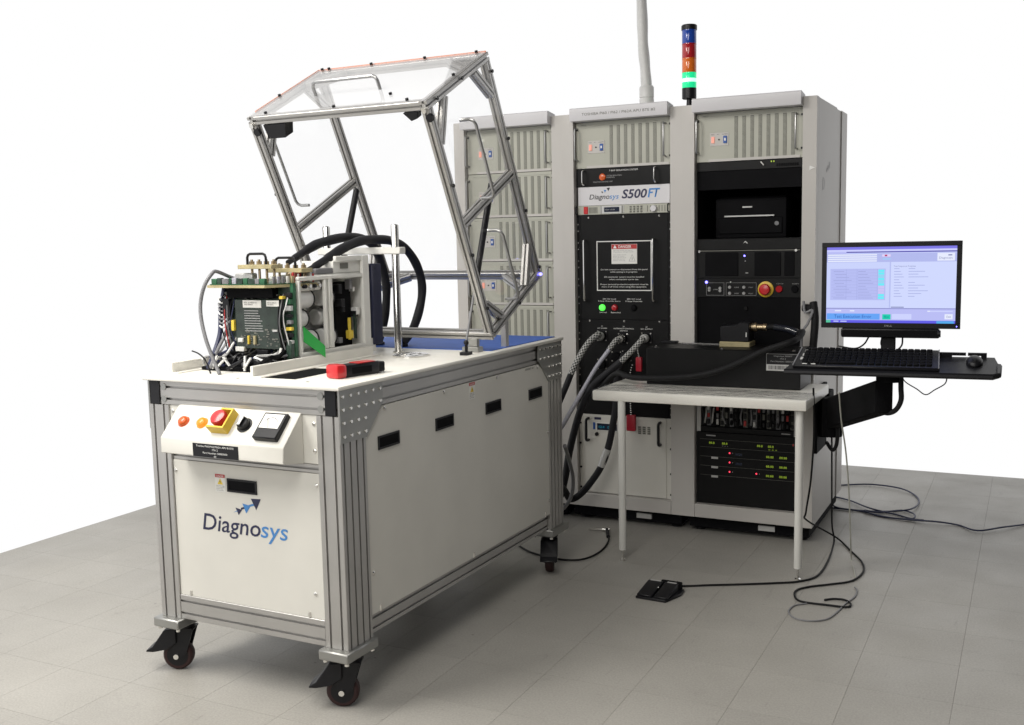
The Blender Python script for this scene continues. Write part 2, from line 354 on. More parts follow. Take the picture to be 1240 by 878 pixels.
# front panels
up = C().box(CW+.0862, -.0862, .006, .010, .766, .9142).build('panel', 'cream', cart)
lp = C().box(CW+.0862, -.0862, .006, .010, .2825, .7355).build('panel', 'cream', cart)
s = C()
for x, z in ((-.665, .895), (-.665, .80), (-.098, .888), (-.098, .805), (-.667, .70), (-.098, .70), (-.12, .36)): s.lathe((x, .006, z), (0, -1, 0), [(.0065, 0), (.0065, .002), (.003, .0045)], 10)
for x in (-.63, -.145): s.cyl((x, .0055, .2832), (x, .0055, .300), .0045, n=8); s.cyl((x, .003, .2895), (x, .009, .2895), .006, n=8)
s.build('screw', 'bolt', cart)
# recessed pull on the front panel
def pull(parent, P, axes, w=.120, h=.043, nrm=(0, -1, 0)):
    X, Z, Nn = Vector(axes[0]), Vector(axes[1]), Vector(nrm); P = Vector(P); b = C(); t = .006
    def bx(x0, x1, z0, z1, d0, d1):
        q = [P+X*x0+Z*z0, P+X*x1+Z*z0, P+X*x1+Z*z1, P+X*x0+Z*z1]; b.prism([v+Nn*d0 for v in q], Nn*(d1-d0))
    bx(0, w, 0, t, 0, .0035); bx(0, w, h-t, h, 0, .0035); bx(0, t, t, h-t, 0, .0035); bx(w-t, w, t, h-t, 0, .0035)
    o = b.build('pull_handle', 'plast', parent)
    b = C(); q = [P+X*t+Z*t, P+X*(w-t)+Z*t, P+X*(w-t)+Z*(h-t), P+X*t+Z*(h-t)]; b.prism([v+Nn*.0006 for v in q], Nn*.0006)
    q = [P+X*t+Z*(h*.5), P+X*(w-t)+Z*(h*.5), P+X*(w-t)+Z*(h-t), P+X*t+Z*(h-t)]; b.prism([v+Nn*.0012 for v in q], Nn*.0012)
    b.build('recess', 'blackm', o)
pull(lp, (-.450, .006, .649), FRONT)
def warn(parent, P, axes, nrm, w=.042, h=.058):
    X, Z, Nn = Vector(axes[0]), Vector(axes[1]), Vector(nrm); P = Vector(P)
    o = C().prism([P+Nn*.0006, P+X*w+Nn*.0006, P+X*w+Z*h+Nn*.0006, P+Z*h+Nn*.0006], Nn*.0005).build('warning_label', 'wht', parent)
    g = [P+Z*(h*.8)+X*.001, P+X*(w-.001)+Z*(h*.8), P+X*(w-.001)+Z*h*.985, P+X*.001+Z*h*.985]; C().prism([q+Nn*.0012 for q in g], Nn*.0003).build('red_band', 'redm', o)
    g = [P+X*w*.22+Z*h*.42, P+X*w*.78+Z*h*.42, P+X*w*.5+Z*h*.75]; C().prism([q+Nn*.0012 for q in g], Nn*.0003).build('warning_triangle', 'yelp', o)
    g = [P+X*w*.48+Z*h*.46, P+X*w*.56+Z*h*.58, P+X*w*.50+Z*h*.58, P+X*w*.53+Z*h*.70, P+X*w*.44+Z*h*.55, P+X*w*.50+Z*h*.55]; C().prism([q+Nn*.0016 for q in g], Nn*.0002).build('bolt_symbol', 'ink', o)
    text('DANGER', P+X*w*.14+Z*h*.83+Nn*.0017, axes, h*.11, 'whitep', o, w=w*.72, fr=CART)
    text('Hazardous voltage.\nContact may cause\nshock or burn.\nLock out power.', P+X*w*.08+Z*h*.32+Nn*.0012, axes, h*.055, 'ink', o, w=w*.84, fr=CART, ls=1.1)
warn(lp, (-.500, .006, .645), FRONT, (0, -1, 0))
def logo(parent, P, axes, nrm, k, fr, c1='navy', c2='sky_b', shear=.16, words=True, tails=True):   # arrows and name, k = scale, origin = left of baseline
    X, Z, Nn = Vector(axes[0]), Vector(axes[1]), Vector(nrm)*.0008; P = Vector(P)
    def tri(pts, m):
        b = MB(fr); b.prism([P+X*a*k+Z*c*k+Nn for a, c in pts], Nn*.3); b.build('arrow_mark', m, parent)
    if tails:
        tri([(.131, .068), (.150, .0735), (.150, .0765)], c2); tri([(.164, .0795), (.182, .086), (.178, .091), (.164, .086)], c1); tri([(.196, .0915), (.218, .0985), (.214, .104), (.196, .098)], c2)
    tri([(.142, .085), (.168, .0795), (.153, .062)], c1); tri([(.171, .101), (.204, .096), (.185, .070)], c2); tri([(.206, .1195), (.246, .1215), (.226, .085)], c1)
    if words:
        text('Diagno', P+Nn*1.1, axes, .056*k, c1, parent, w=.239*k, shear=shear, fr=fr, bold=.006)
        text('sys', P+X*.239*k+Nn*1.1, axes, .056*k, c2, parent, w=.108*k, shear=shear, fr=fr, bold=.004)
logo(lp, (-.563, .006, .515), FRONT, (0, -1, 0), 1.0, CART)
# sloped operator console
prof = [(0.006, .918), (-.004, .918), (-.09, .828), (-.09, .779), (.006, .763)]
con = C().prism([(-.628, y, z) for y, z in prof], (.488, 0, 0), .0025).build('control_console', 'cream', cart)
SN = Vector((0, -.7071, .7071)); SU = Vector((0, .7229, .6910)).normalized(); SN = Vector((0, -SU.z, SU.y))
def sp(x, t, o=0): return Vector((x, -.090, .828))+SU*t+SN*o    # t up the slope
for x, m in ((-.567, 'orange'), (-.490, 'orangelit')):
    t = .063; l = C().lathe(sp(x, t), SN, [(.0205, 0), (.0205, .004), (.0180, .0042), (.0175, .010), (.0145, .015), (.007, .018)], 20).build('indicator_lamp', m, con)
    C().lathe(sp(x, t, -.0005), SN, [(.0225, 0), (.0225, .003), (.0206, .0035)], 20).build('lamp_ring', 'whitep', l)
text('CONTROL POWER', sp(-.580, .092, .001), ((1, 0, 0), SU), .0055, 'ink', con, w=.115, fr=CART)
text('OFF', sp(-.580, .030, .001), ((1, 0, 0), SU), .005, 'ink', con, w=.03, fr=CART)
text('ON', sp(-.502, .030, .001), ((1, 0, 0), SU), .005, 'ink', con, w=.028, fr=CART)
text('MONITOR', sp(-.345, .101, .001), ((1, 0, 0), SU), .006, 'ink', con, w=.05, fr=CART)
text('SUPPLY  OUTPUT', sp(-.355, .022, .001), ((1, 0, 0), SU), .004, 'ink', con, w=.075, fr=CART)
ex, et = -.404, .066                                             # emergency stop with yellow shroud
yb = C()
yb.prism([sp(ex-.033, et-.034, 0), sp(ex+.036, et-.034, 0), sp(ex+.036, et+.040, 0), sp(ex-.033, et+.040, 0)], SN*.006)
yb.prism([sp(ex+.030, et-.034, .006), sp(ex+.036, et-.034, .006), sp(ex+.036, et+.040, .006), sp(ex+.030, et+.040, .006)], SN*.028)
yb.prism([sp(ex-.033, et-.034, .006), sp(ex+.030, et-.034, .006), sp(ex+.030, et-.028, .006), sp(ex-.033, et-.028, .006)], SN*.028)
yb.prism([sp(ex-.012, et+.034, .006), sp(ex+.030, et+.034, .006), sp(ex+.030, et+.040, .006), sp(ex-.012, et+.040, .006)], SN*.028)
es = yb.build('stop_shroud', 'yellow', con)
C().lathe(sp(ex-.004, et+.004, .006), SN, [(.018, 0), (.018, .016), (.0265, .018), (.0275, .027), (.024, .034), (.012, .038)], 24).build('stop_button', 'red', es)
kn = C().lathe(sp(-.322, .068), SN, [(.026, 0), (.026, .005), (.020, .006), (.0195, .020), (.017, .022)], 20)
kn.prism([sp(-.327, .052, .020), sp(-.317, .052, .020), sp(-.317, .084, .020), sp(-.327, .084, .020)], SN*.009); kn = kn.build('selector_knob', 'plast', con)
C().prism([sp(-.3275, .0515, .0292), sp(-.3165, .0515, .0292), sp(-.3165, .0845, .0292), sp(-.3275, .0845, .0292)], SN*.002).build('knob_cap', 'satin', kn)
C().prism([sp(-.3225, .070, .0314), sp(-.3215, .070, .031), sp(-.3215, .084, .031), sp(-.3225, .084, .031)], SN*.0006).build('pointer_line', 'whitep', kn)
mt = C().prism([sp(-.258, .018), sp(-.168, .018), sp(-.168, .112), sp(-.258, .112)], SN*.020, .003).build('panel_meter', 'plast', con)
C().prism([sp(-.249, .053, .0205), sp(-.177, .053, .0205), sp(-.177, .104, .0205), sp(-.249, .104, .0205)], SN*.0012).build('meter_face', 'wht', mt)
b = C(); arc = [sp(-.213+.030*math.cos(math.radians(a)), .056+.034*math.sin(math.radians(a)), .0221) for a in range(35, 146, 10)]
for p, q in zip(arc, arc[1:]): b.prism([p, q, q+SU*.0020, p+SU*.0020], SN*.0003)
b.prism([sp(-.214, .054, .0221), sp(-.2120, .054, .0221), sp(-.2305, .088, .0221), sp(-.233, .088, .0221)], SN*.0003); b.build('meter_scale', 'ink', mt)
lb = C().box(-.492, -.311, -.0915, -.0895, .7795, .8205).build('name_plate', 'plast', con)
text('Toshiba PI60/PI62/PI62A APU & BTE\nITA 2\nPart Number: 50002002\n02', (-.402, -.0921, .8105), FRONT, .0058, 'whitep', lb, w=.150, fr=CART, align='CENTER', ls=1.25)
# side panels, right one in view
sp_pts = [(.1315, .2685), (.1315, .832), (.222, .9145), (1.345, .9145), (1.434, .848), (1.434, .2685)]
for x, e, nm in ((-.0065, .004, 1), (CW+.0025, .004, 0)):
    pn = C().prism([(x, y, z) for y, z in sp_pts], (e, 0, 0)).build('side_panel', 'cream', cart)
    if nm:
        for y in (.195, .538, .893, 1.252): pull(pn, (-.0025, y, .779), SIDE, .119, .043, (1, 0, 0))
        warn(pn, (-.0025, .772, .852), SIDE, (1, 0, 0), .044, .062)
        text('50002003  02', (-.0018, 1.225, .902), SIDE, .008, 'ink', pn, w=.075, fr=CART)
        s = C()
        for y, z in ((.236, .905), (.597, .906), (.985, .907), (1.332, .904), (.145, .40), (1.425, .33), (1.425, .62)): s.lathe((-.0025, y, z), (1, 0, 0), [(.0065, 0), (.0065, .002), (.003, .0045)], 10)
        for y in (.18, .78, 1.39): s.cyl((-.004, y, .268), (-.004, y, .287), .0045, n=8)
        s.build('screw', 'bolt', pn)
C().box(CW+.0862, -.0862, CL-.010, CL-.006, .2825, .9142).build('rear_panel', 'cream', cart)
C().box(CW+.09, -.09, .05, CL-.05, .262, .275).build('bottom_panel', 'plate', cart)
for x0, x1, sg in ((-.0045, .0025, 1), (CW-.0025, CW+.0045, -1)):
    for flip in (0, 1):
        g = [(.001, .991), (.224, .991), (.224, .928), (.132, .833), (.001, .833)]
        if flip: g = [(CL-y, z) for y, z in g]
        gp = C().prism([(x0, y, z) for y, z in g], (x1-x0, 0, 0)).build('gusset_plate', 'plate', cart)
        bl = C(); xo = x1 if sg > 0 else x0
        for r, z in enumerate((.973, .934, .894, .853)):
            for c in range(6 if r < 2 else 4):
                y = .014+c*.0385 if r < 2 else .016+c*.036
                if flip: y = CL-y
                bl.cyl((xo, y, z), (xo+sg*.005, y, z), .0055, .005, n=8)
        bl.build('bolt_row', 'bolt', gp)
# casters
def caster(x, y, ang):
    ps = (1 if x > -.3 else -1); py = (-1 if y < .5 else 1)
    R0 = CART @ Matrix.Translation((x, y, 0)) @ Matrix.Rotation(math.radians(ang), 4, 'Z')
    pl = C().box(x-.055, x+.055, y-.082, y+.082, .168, .1995, .004); pl = pl.build('caster_plate', 'plate', cart)
    for dx in (-.04, .04):
        for dy in (-.066, .066): C().cyl((x+dx, y+dy, .168), (x+dx, y+dy, .158), .007, n=8).build('plate_bolt', 'bolt', pl)
    def L(): return MB(R0)                                      # x = rolling direction, trailing
    fk = L(); fk.cyl((0, 0, .168), (0, 0, .150), .036, n=20); fk.box(-.04, .04, -.028, .028, .1405, .150, .003)
    for sy in (-.0265, .0225): fk.prism([(-.038, sy, .1455), (.030, sy, .1455), (.042, sy, .075), (.030, sy, .040), (.010, sy, .040), (-.012, sy, .062)], (0, .004, 0))
    fk = fk.build('caster_fork', 'plast', pl)
    wp = [(.030, -.018), (.044, -.018), (.050, -.013), (.0518, 0), (.050, .013), (.044, .018), (.030, .018)]
    MB(R0).lathe((.022, 0, .0518), (0, 1, 0), wp, 28).build('wheel', 'tread', pl)
    L().lathe((.022, 0, .0518), (0, 1, 0), [(.036, -.0195), (.036, .0195)], 24).build('wheel_hub', 'plast', pl)
    L().cyl((.022, -.034, .0518), (.022, .034, .0518), .009, n=10).build('axle_bolt', 'bolt', pl)
    L().prism([(.018, -.036, .150), (.058, -.036, .146), (.100, -.036, .088), (.122, -.036, .076), (.122, -.036, .071), (.098, -.036, .070), (.052, -.036, .078), (.018, -.036, .100)], (0, .072, 0), .002).build('brake_pedal', 'plast', pl)
caster(-.040, .055, 205); caster(CW+.040, .055, 205); caster(-.040, CL-.060, 292); caster(CW+.040, CL-.060, 250)
# trays and fittings on the top
t = C(); t.box(-.396, -.384, .075, .735, ZT, ZT+.036, .002); t.box(-.384, -.352, .075, .735, ZT, ZT+.004, .001); t.build('tray_rail', 'topwhite', cart)
t = C(); t.box(-.738, -.728, .075, .74, ZT, ZT+.036, .002); t.box(-.728, -.700, .075, .74, ZT, ZT+.004, .001); t.build('tray_rail', 'topwhite', cart)
C().box(-.50, -.40, .715, .735, ZT, ZT+.03, .002).build('tray_stop', 'topwhite', cart)
sl = C(); sl.prism([(-.345, .085, ZT+.0006), (-.225, .085, ZT+.0006), (-.225, .335, ZT+.0006), (-.345, .335, ZT+.0006)], (0, 0, .0006)); sl.build('table_slot', 'blackm', cart)
fg = C().lathe((-.235, .760, ZT), (0, 0, 1), [(.068, 0), (.068, .005), (.062, .007), (.040, .007), (.036, .010)], 36).build('round_flange', 'chrome', cart)
for x, y in ((-.72, .03), (-.63, .03), (-.15, .05), (-.42, .045)): C().cyl((x, y, ZT), (x, y, ZT+.0012), .006, n=10).build('top_screw', 'bolt', cart)
# ---- hood
P4 = Vector((0, .959, 1.050)); EL = Vector((0, -.454, .891)).normalized(); EH = Vector((0, EL.z, -EL.y)); HL, HH = .928, .486
def H(x, a, h, o=0): return Vector((x, P4.y, P4.z))+EL*a+EH*h    # a along the long edge, h across
b30 = slot_outline(1, 1, .030, .030); t = .015; XR, XLf = -.015, CW+.015
hood = C().bar(H(XLf-.015, t, t), H(XR+.015, t, t), b30, EH).build('hood', 'alu', cart)     # hinge rail carries the hood
def hbar(p, q, sd, nm='hood_bar'): return C().bar(p, q, b30, sd).build(nm, 'alu', hood)
for x in (XR, XLf):
    hbar(H(x, .0305, t), H(x, HL-.0305, t), EH); hbar(H(x, .0305, HH-t), H(x, HL-.0305, HH-t), EH)
    hbar(H(x, HL-t, 0), H(x, HL-t, HH), EL); hbar(H(x, t, .0305), H(x, t, HH), EL)
    hbar(H(x, HL*.50, .0305), H(x, HL*.50, HH-.0305), EL)
    for a0, h0, a1, h1 in ((HL-.03, .13, HL-.16, .03), (HL-.03, HH-.12, HL-.15, HH-.03), (.03, HH-.13, .16, HH-.03), (.03, .12, .14, .03)): hbar(H(x, a0, h0), H(x, a1, h1), (1, 0, 0), 'corner_brace')
for a, h in ((HL-t, t), (HL-t, HH-t), (t, HH-t)): hbar(H(XLf+.0155, a, h), H(XR-.0155, a, h), EH)
for a, h, a2, h2 in ((HL-t, .05, HL-t, .17),):
    for x, dx in ((XR-.015, -.12), (XLf+.015, .12)): C().bar(H(x, HL-t, HH-.14), H(x+dx, HL-t, HH-.03), b30, EL).build('corner_brace', 'alu', hood); C().bar(H(x, t, HH-.13), H(x+dx, t, HH-.03), b30, EL).build('corner_brace', 'alu', hood)
for x in (XR, XLf):
    xo = x+(.0152 if x > -.3 else -.0152); sg = 1 if x > -.3 else -1
    pn = C().prism([H(xo, .006, .006), H(xo, HL-.006, .006), H(xo, HL-.006, HH-.006), H(xo, .006, HH-.006)], (sg*.004, 0, 0)).build('clear_panel', 'clear', hood)
    for a, h in ((.05, HH-.013), (.30, HH-.013), (.60, HH-.013), (.86, HH-.013), (.35, .013), (.62, .013), (.13, .013), (HL-.013, .06), (HL-.013, .25), (.013, .25)): C().cyl(H(xo+sg*.004, a, h), H(xo+sg*.009, a, h), .0065, n=8).build('panel_knob', 'plast', pn)
    hd = uhandle(C(), H(xo+sg*.004, .795, .168), H(xo+sg*.004, .500, .168), (sg*.058, 0, 0), .006).build('handle', 'satin', hood)
    if sg > 0: uhandle(C(), H(xo+sg*.004, .375, .158), H(xo+sg*.004, .085, .158), (sg*.058, 0, 0), .006).build('handle', 'satin', hood)
fp = C().prism([H(CW+.006, HL+.0005, .004), H(-.006, HL+.0005, .004), H(-.006, HL+.0005, HH-.004), H(CW+.006, HL+.0005, HH-.004)], EL*.004).build('front_panel', 'milky', hood)
e = C(); e.prism([H(CW+.006, HL, HH-.0038), H(-.006, HL, HH-.0038), H(-.006, HL, HH-.0020), H(CW+.006, HL, HH-.0020)], EL*.0052); e.prism([H(CW+.0035, HL, .05), H(CW+.0058, HL, .05), H(CW+.0058, HL, HH), H(CW+.0035, HL, HH)], EL*.0052); e.build('panel_edge', 'orangeedge', fp)
for x, h in ((-.08, .013), (-.38, .013), (-.68, .013), (-.012, .23), (CW+.012, .20), (CW+.03, HH-.012), (-.70, HH-.012), (-.5, HH-.012), (-.26, HH-.012), (-.04, HH-.012), (-.19, .09)): C().cyl(H(x, HL+.0045, h), H(x, HL+.012, h), .006, n=8).build('panel_knob', 'plast', fp)
uhandle(C(), H(-.555, HL+.0045, .160), H(-.275, HL+.0045, .160), EL*.05, .0065).build('handle', 'satin', hood)
C().prism([H(CW+.02, .02, HH+.0005), H(-.02, .02, HH+.0005), H(-.02, HL-.02, HH+.0005), H(CW+.02, HL-.02, HH+.0005)], EH*.004).build('clear_panel', 'clear', hood)
# lamp housings and latches under the front rail, status light on the back corner
C().prism([H(-.70, HL-.033, .0), H(-.60, HL-.033, .0), H(-.62, HL-.085, .0), H(-.695, HL-.085, .0)], EH*.05).build('lamp_housing', 'plast', hood)
C().prism([H(-.045, HL-.033, -.004), H(-.10, HL-.033, -.004), H(-.075, HL-.062, -.004), H(-.050, HL-.055, -.004)], EH*.03).build('latch', 'plast', hood)
for x in (XR, XLf):
    C().cyl(H(x+.016, HL-.055, .0), H(x+.016, HL-.055, -.012), .014, n=12).build('latch_knob', 'plast', hood); C().cyl(H(x, HL-.03, -.001), H(x, HL-.03, -.010), .009, n=12).build('latch_knob', 'bolt', hood)
C().ball(H(.006, .02, HH-.02), .007).build('status_led', 'led_b', hood)
# hinge brackets and gas springs
for x in (-.08, -.70):
    b = C(); b.box(x-.035, x+.035, .925, .965, ZT, ZT+.020, .002); b.box(x-.02, x+.02, .945, .965, ZT+.020, P4.z+.004, .002); b.build('hinge_block', 'plate', cart)
    bt, tp = Vector((x+.03, .845, ZT+.045)), H(x+.03, HL*.50+.004, .36); md = tp.lerp(bt, .60)
    g = C(); g.cyl(tp, md, .0125, n=12); gs = g.build('gas_spring', 'plast', cart)
    C().cyl(md, bt, .0045, n=10).build('piston_rod', 'greycab', gs)
    b = C(); b.ball(bt, .010, n=10); b.box(bt.x-.014, bt.x+.014, bt.y-.025, bt.y+.02, ZT, ZT+.012); b.cyl((bt.x, bt.y, ZT), bt, .006, n=8); b.ball(tp, .010, n=10); b.build('ball_joint', 'plast', gs)
C().box(-.052, -.030, 1.12, 1.145, ZT, H(0, .03, .15).z-.02, .001).build('hood_rest', 'alu', cart)
# blue mat on the back of the top
tag(C().box(CW+.02, -.022, .985, CL-.012, ZT, ZT+.003, .001).build('bench_mat', 'mat'), 'flat blue mat covering the back of the cart top behind the hood', 'mat')
# ================================================================ power module under test, on the cart
pm = thing('power_module', 'open power electronics module with green boards and white frame on the cart top', 'electronics', CART @ Matrix.Translation((-.555, .54, ZT)))
x0, x1 = -.712, -.405
C().box(x0, x1, .33, .76, ZT, ZT+.022, .002).build('base_plate', 'wht', pm)
C().box(x0, x0+.01, .335, .755, ZT+.022, 1.300, .001).build('back_wall', 'wht', pm)
C().box(-.525, -.517, .36, .72, ZT+.022, 1.30).build('centre_wall', 'wht', pm)
fr = C()                                                       # white side frame with two openings
for a in ((.345, .357, ZT+.022, 1.298), (.488, .500, ZT+.05, 1.298), (.512, .532, ZT+.05, 1.298), (.716, .757, ZT+.022, 1.374)): fr.box(x1-.014, x1, *a, .002)
fr.box(x1-.0145, x1+.0005, .345, .716, 1.2965, 1.311, .003); fr.box(x1-.0145, x1+.0005, .345, .757, ZT+.022, ZT+.048, .003); fr.box(x1-.016, x1-.002, .56, .757, 1.358, 1.3755, .002)
fr.build('side_frame', 'wht', pm)
C().box(-.700, x1-.0165, .736, .748, ZT+.022, 1.356).build('end_wall', 'wht', pm)
C().prism([(-.508, .70, ZT+.05), (-.508, .735, ZT+.05), (-.508, .735, 1.29), (-.508, .61, 1.29)], (.004, 0, 0)).build('gusset', 'wht', pm)
C().box(x1-.08, x1-.016, .56, .75, 1.315, 1.357, .002).build('rear_box', 'wht', pm)
C().box(x1-.0165, x1-.013, .60, .645, 1.330, 1.350).build('rating_plate', 'vent', pm)
for x, y, z, r, l in ((-.450, .352, 1.232, .032, .10), (-.452, .352, 1.166, .030, .07), (-.450, .365, 1.090, .034, .10), (-.455, .512, 1.232, .030, .062), (-.455, .512, 1.090, .032, .066), (-.49, .53, 1.16, .03, .05)):
    cp = C().lathe((x, y, z), (0, 1, 0), [(r*.86, 0), (r, .004), (r, l-.008), (r*.9, l-.002), (r*.6, l)], 24).build('capacitor', 'can', pm)
    C().lathe((x, y+l-.012, z), (0, 1, 0), [(r+.002, 0), (r+.002, .006)], 24).build('clamp_band', 'plast', cp)
rr = random.Random(3)
b = C(); b.box(-.50, -.45, .60, .70, ZT+.03, 1.28, .003); b.build('gate_driver', 'blackm', pm)
for k in range(9):
    y = .585+rr.random()*.11; z = 1.06+rr.random()*.21; w, h = .01+rr.random()*.014, .012+rr.random()*.03
    C().box(-.45, -.435+rr.random()*.018, y, y+w, z, z+h, .001).build('component', ['plast', 'greycab', 'can', 'plast', 'yelp'][k % 5], pm)
C().box(-.436, -.430, .655, .666, 1.07, 1.15).build('component', 'yelp', pm); C().box(-.436, -.430, .690, .702, 1.07, 1.16).build('component', 'greendk', pm)
C().box(-.50, -.42, .375, .485, 1.262, 1.292, .002).build('terminal_strip', 'wht', pm)
for k in range(4): C().cyl((-.418, .385+k*.026, 1.277), (-.405, .385+k*.026, 1.277), .007, n=10).build('terminal_screw', 'bolt' if k % 2 else 'plast', pm)
C().box(-.458, -.402, .772, .831, ZT+.035, 1.342, .003).build('heat_sink_cover', 'bluestrip', pm); C().box(-.45, -.41, .757, .79, ZT+.01, ZT+.06).build('cover_bracket', 'wht', pm)
gt = C(); gt.prism([(-.400, .352, 1.145), (-.378, .438, 1.070), (-.378, .438, 1.030), (-.400, .352, 1.092)], (.002, 0, 0)); gt.build('green_tag', 'greentag', pm)
# front boards
C().box(-.705, -.418, .318, .324, 1.028, 1.280).build('driver_board', 'greendk', pm)
C().box(-.418, -.406, .316, .330, 1.045, 1.290).build('edge_board', 'green', pm)
C().box(-.640, -.448, .290, .300, 1.070, 1.238, .002).build('smoked_cover', 'greycov', pm)
C().box(-.672, -.470, .288, .318, 1.243, 1.277, .002).build('connector_block', 'blackm', pm)
for xa, xb, za, zb in ((-.602, -.522, 1.210, 1.235), (-.500, -.446, 1.215, 1.235)):
    l = C().box(xa, xb, .2885, .2898, za, zb).build('maker_label', 'wht', pm)
    text('PN 31400-01\nSN 0042', (xa+.006, .288, zb-.010), FRONT, .0045, 'ink', l, w=(xb-xa)*.7, fr=CART)
for k in range(9):
    w = .05+.03*rr.random(); C().box(-.598, -.598+w, .289, .2898, 1.198-k*.0085, 1.2005-k*.0085).build('printed_line', 'greyp', pm)
for xa, xb, za, zb, m in ((-.654, -.641, 1.130, 1.167, 'yelp'), (-.628, -.606, 1.092, 1.106, 'wht'), (-.640, -.602, 1.060, 1.076, 'wht'), (-.59, -.552, 1.044, 1.056, 'yelp'), (-.585, -.578, 1.085, 1.115, 'yelp'), (-.560, -.550, 1.085, 1.115, 'tan'), (-.690, -.66, 1.18, 1.24, 'plast'), (-.55, -.50, 1.052, 1.068, 'plast'), (-.475, -.455, 1.13, 1.137, 'silver'), (-.44, -.425, 1.24, 1.25, 'yelp')):
    C().box(xa, xb, .283, .300, za, zb, .001).build('component', m, pm)
cmp = C()
for k in range(120):
    x = -.70+rr.random()*.28; z = 1.035+rr.random()*.23; w = .003+rr.random()*.008; h = .003+rr.random()*.006
    cmp.box(x, x+w, .312-rr.random()*.008, .319, z, z+h)
for k in range(45):
    x = -.63+rr.random()*.17; z = 1.075+rr.random()*.06; cmp.box(x, x+.003+rr.random()*.010, .2885, .2905, z, z+.0015+rr.random()*.004)
o = cmp.build('small_components', 'vent', pm); o['kind'] = 'stuff'
C().box(-.430, -.408, .295, .316, 1.030, 1.10, .003).build('corner_connector', 'greendk', pm)
C().obox((-.452, .285, 1.046), .009, .004, .062, Matrix.Rotation(.32, 3, 'Y')).build('white_strap', 'wht', pm)
# silver wire loom on the left edge, wires at the foot
for k in range(7): C().tube([(-.700, .31, 1.25-k*.012), (-.716, .295, 1.235-k*.014), (-.690, .285, 1.225-k*.014), (-.672, .30, 1.235-k*.012)], .0035, 6, 4).build('loom_wire', 'greycab' if k % 3 else 'can', pm)
C().tube([(-.705, .315, 1.275), (-.712, .300, 1.20), (-.712, .29, 1.12), (-.70, .24, 1.05), (-.66, .17, ZT+.012)], .008, 8).build('loom_wire', 'bluecab', pm)
C().tube([(-.690, .315, 1.15), (-.70, .29, 1.10), (-.685, .24, 1.06), (-.64, .16, ZT+.014)], .006, 8).build('loom_wire', 'greycab', pm)
for k in range(26):
    xs = -.69+rr.random()*.27; ys = .17+rr.random()*.1; m = ['blackm', 'plast', 'bluecab', 'can', 'plast', 'greycab', 'plast', 'blackm'][k % 8]
    C().tube([(xs, .315, 1.06+rr.random()*.05), (xs+rr.uniform(-.02, .02), ys+.07, 1.05), (xs+rr.uniform(-.04, .04), ys, ZT+.03+rr.random()*.02), (min(-.405, xs+rr.uniform(-.06, .06)), ys-.02+rr.random()*.06, ZT+.010)], .004+rr.random()*.004, 6, 4).build('foot_wire', m, pm)
for x, a in ((-.60, .9), (-.575, -.75), (-.50, .1), (-.49, .7), (-.63, .5)): C().obox((x, .17, ZT+.03), .006, .006, .05, Matrix.Rotation(a, 3, 'Y')).build('cable_tie', 'can', pm)
for k in range(5): C().lathe((-.66+k*.055, .27, ZT+.022), (0, -1, 0), [(.018, 0), (.018, .05), (.012, .055)], 14).build('round_connector', ['plast', 'blackm', 'greycab', 'plast', 'blackm'][k], pm)
C().box(-.70, -.42, .18, .33, ZT, ZT+.012, .001).build('cable_bed', 'blackm', pm)
for k in range(4): C().box(-.70, -.44, .335+k*.020, .339+k*.020, 1.04, 1.275).build('stacked_board', ['green', 'greendk', 'green', 'greendk'][k], pm)
for k in range(8): C().box(-.425-rr.random()*.01, -.407, .30, .314, 1.09+k*.022, 1.10+k*.022+rr.random()*.008, .001).build('edge_component', ['silver', 'plast', 'yelp', 'greycab', 'plast', 'silver', 'green', 'plast'][k], pm)
for k in range(9):
    x = -.70+k*.012 if k < 5 else -.455+(k-5)*.011; C().tube([(x, .312, 1.255), (x+.008, .285, 1.20+rr.random()*.04), (x+rr.uniform(-.008, .008), .287, 1.12+rr.random()*.05), (x+.01, .300, 1.06)], .0022, 6, 5).build('board_wire', ['plast', 'redm', 'greycab', 'plast', 'bluecab', 'plast', 'greycab', 'plast', 'can'][k], pm)
# control board on top
C().prism([(-.712, .240, 1.279), (-.462, .240, 1.279), (-.415, .325, 1.279), (-.415, .46, 1.279), (-.712, .46, 1.279)], (0, 0, .009)).build('control_board', 'tan', pm)
C().prism([(-.706, .246, 1.2885), (-.466, .246, 1.2885), (-.420, .328, 1.2885), (-.420, .45, 1.2885), (-.706, .45, 1.2885)], (0, 0, .003)).build('board_surface', 'green', pm)
xx = -.700; k = 0
while xx < -.475:
    w = .010+rr.random()*.020; C().box(xx, min(xx+w, -.468), .248, .262, 1.2915, 1.309+rr.random()*.004, .001).build('board_connector', ['green', 'greendk', 'greycab', 'green', 'ltcab', 'greendk'][k % 6], pm); xx += w+.002; k += 1
for k in range(5): C().box(-.455+k*.008, -.449+k*.008, .27+k*.014, .283+k*.014, 1.2915, 1.315, .001).build('board_connector', ['greycab', 'ltcab', 'greycab', 'wht', 'tan'][k], pm)
for k in range(8): C().box(-.47+rr.random()*.05, -.455+rr.random()*.05, .34+k*.014, .350+k*.014, 1.2915, 1.315+rr.random()*.02, .001).build('board_component', ['redm', 'brass', 'wht', 'plast', 'redm', 'brass', 'can', 'redm'][k], pm)
C().box(-.632, -.555, .288, .318, 1.2915, 1.3265, .004).build('plug_shell', 'silver', pm)
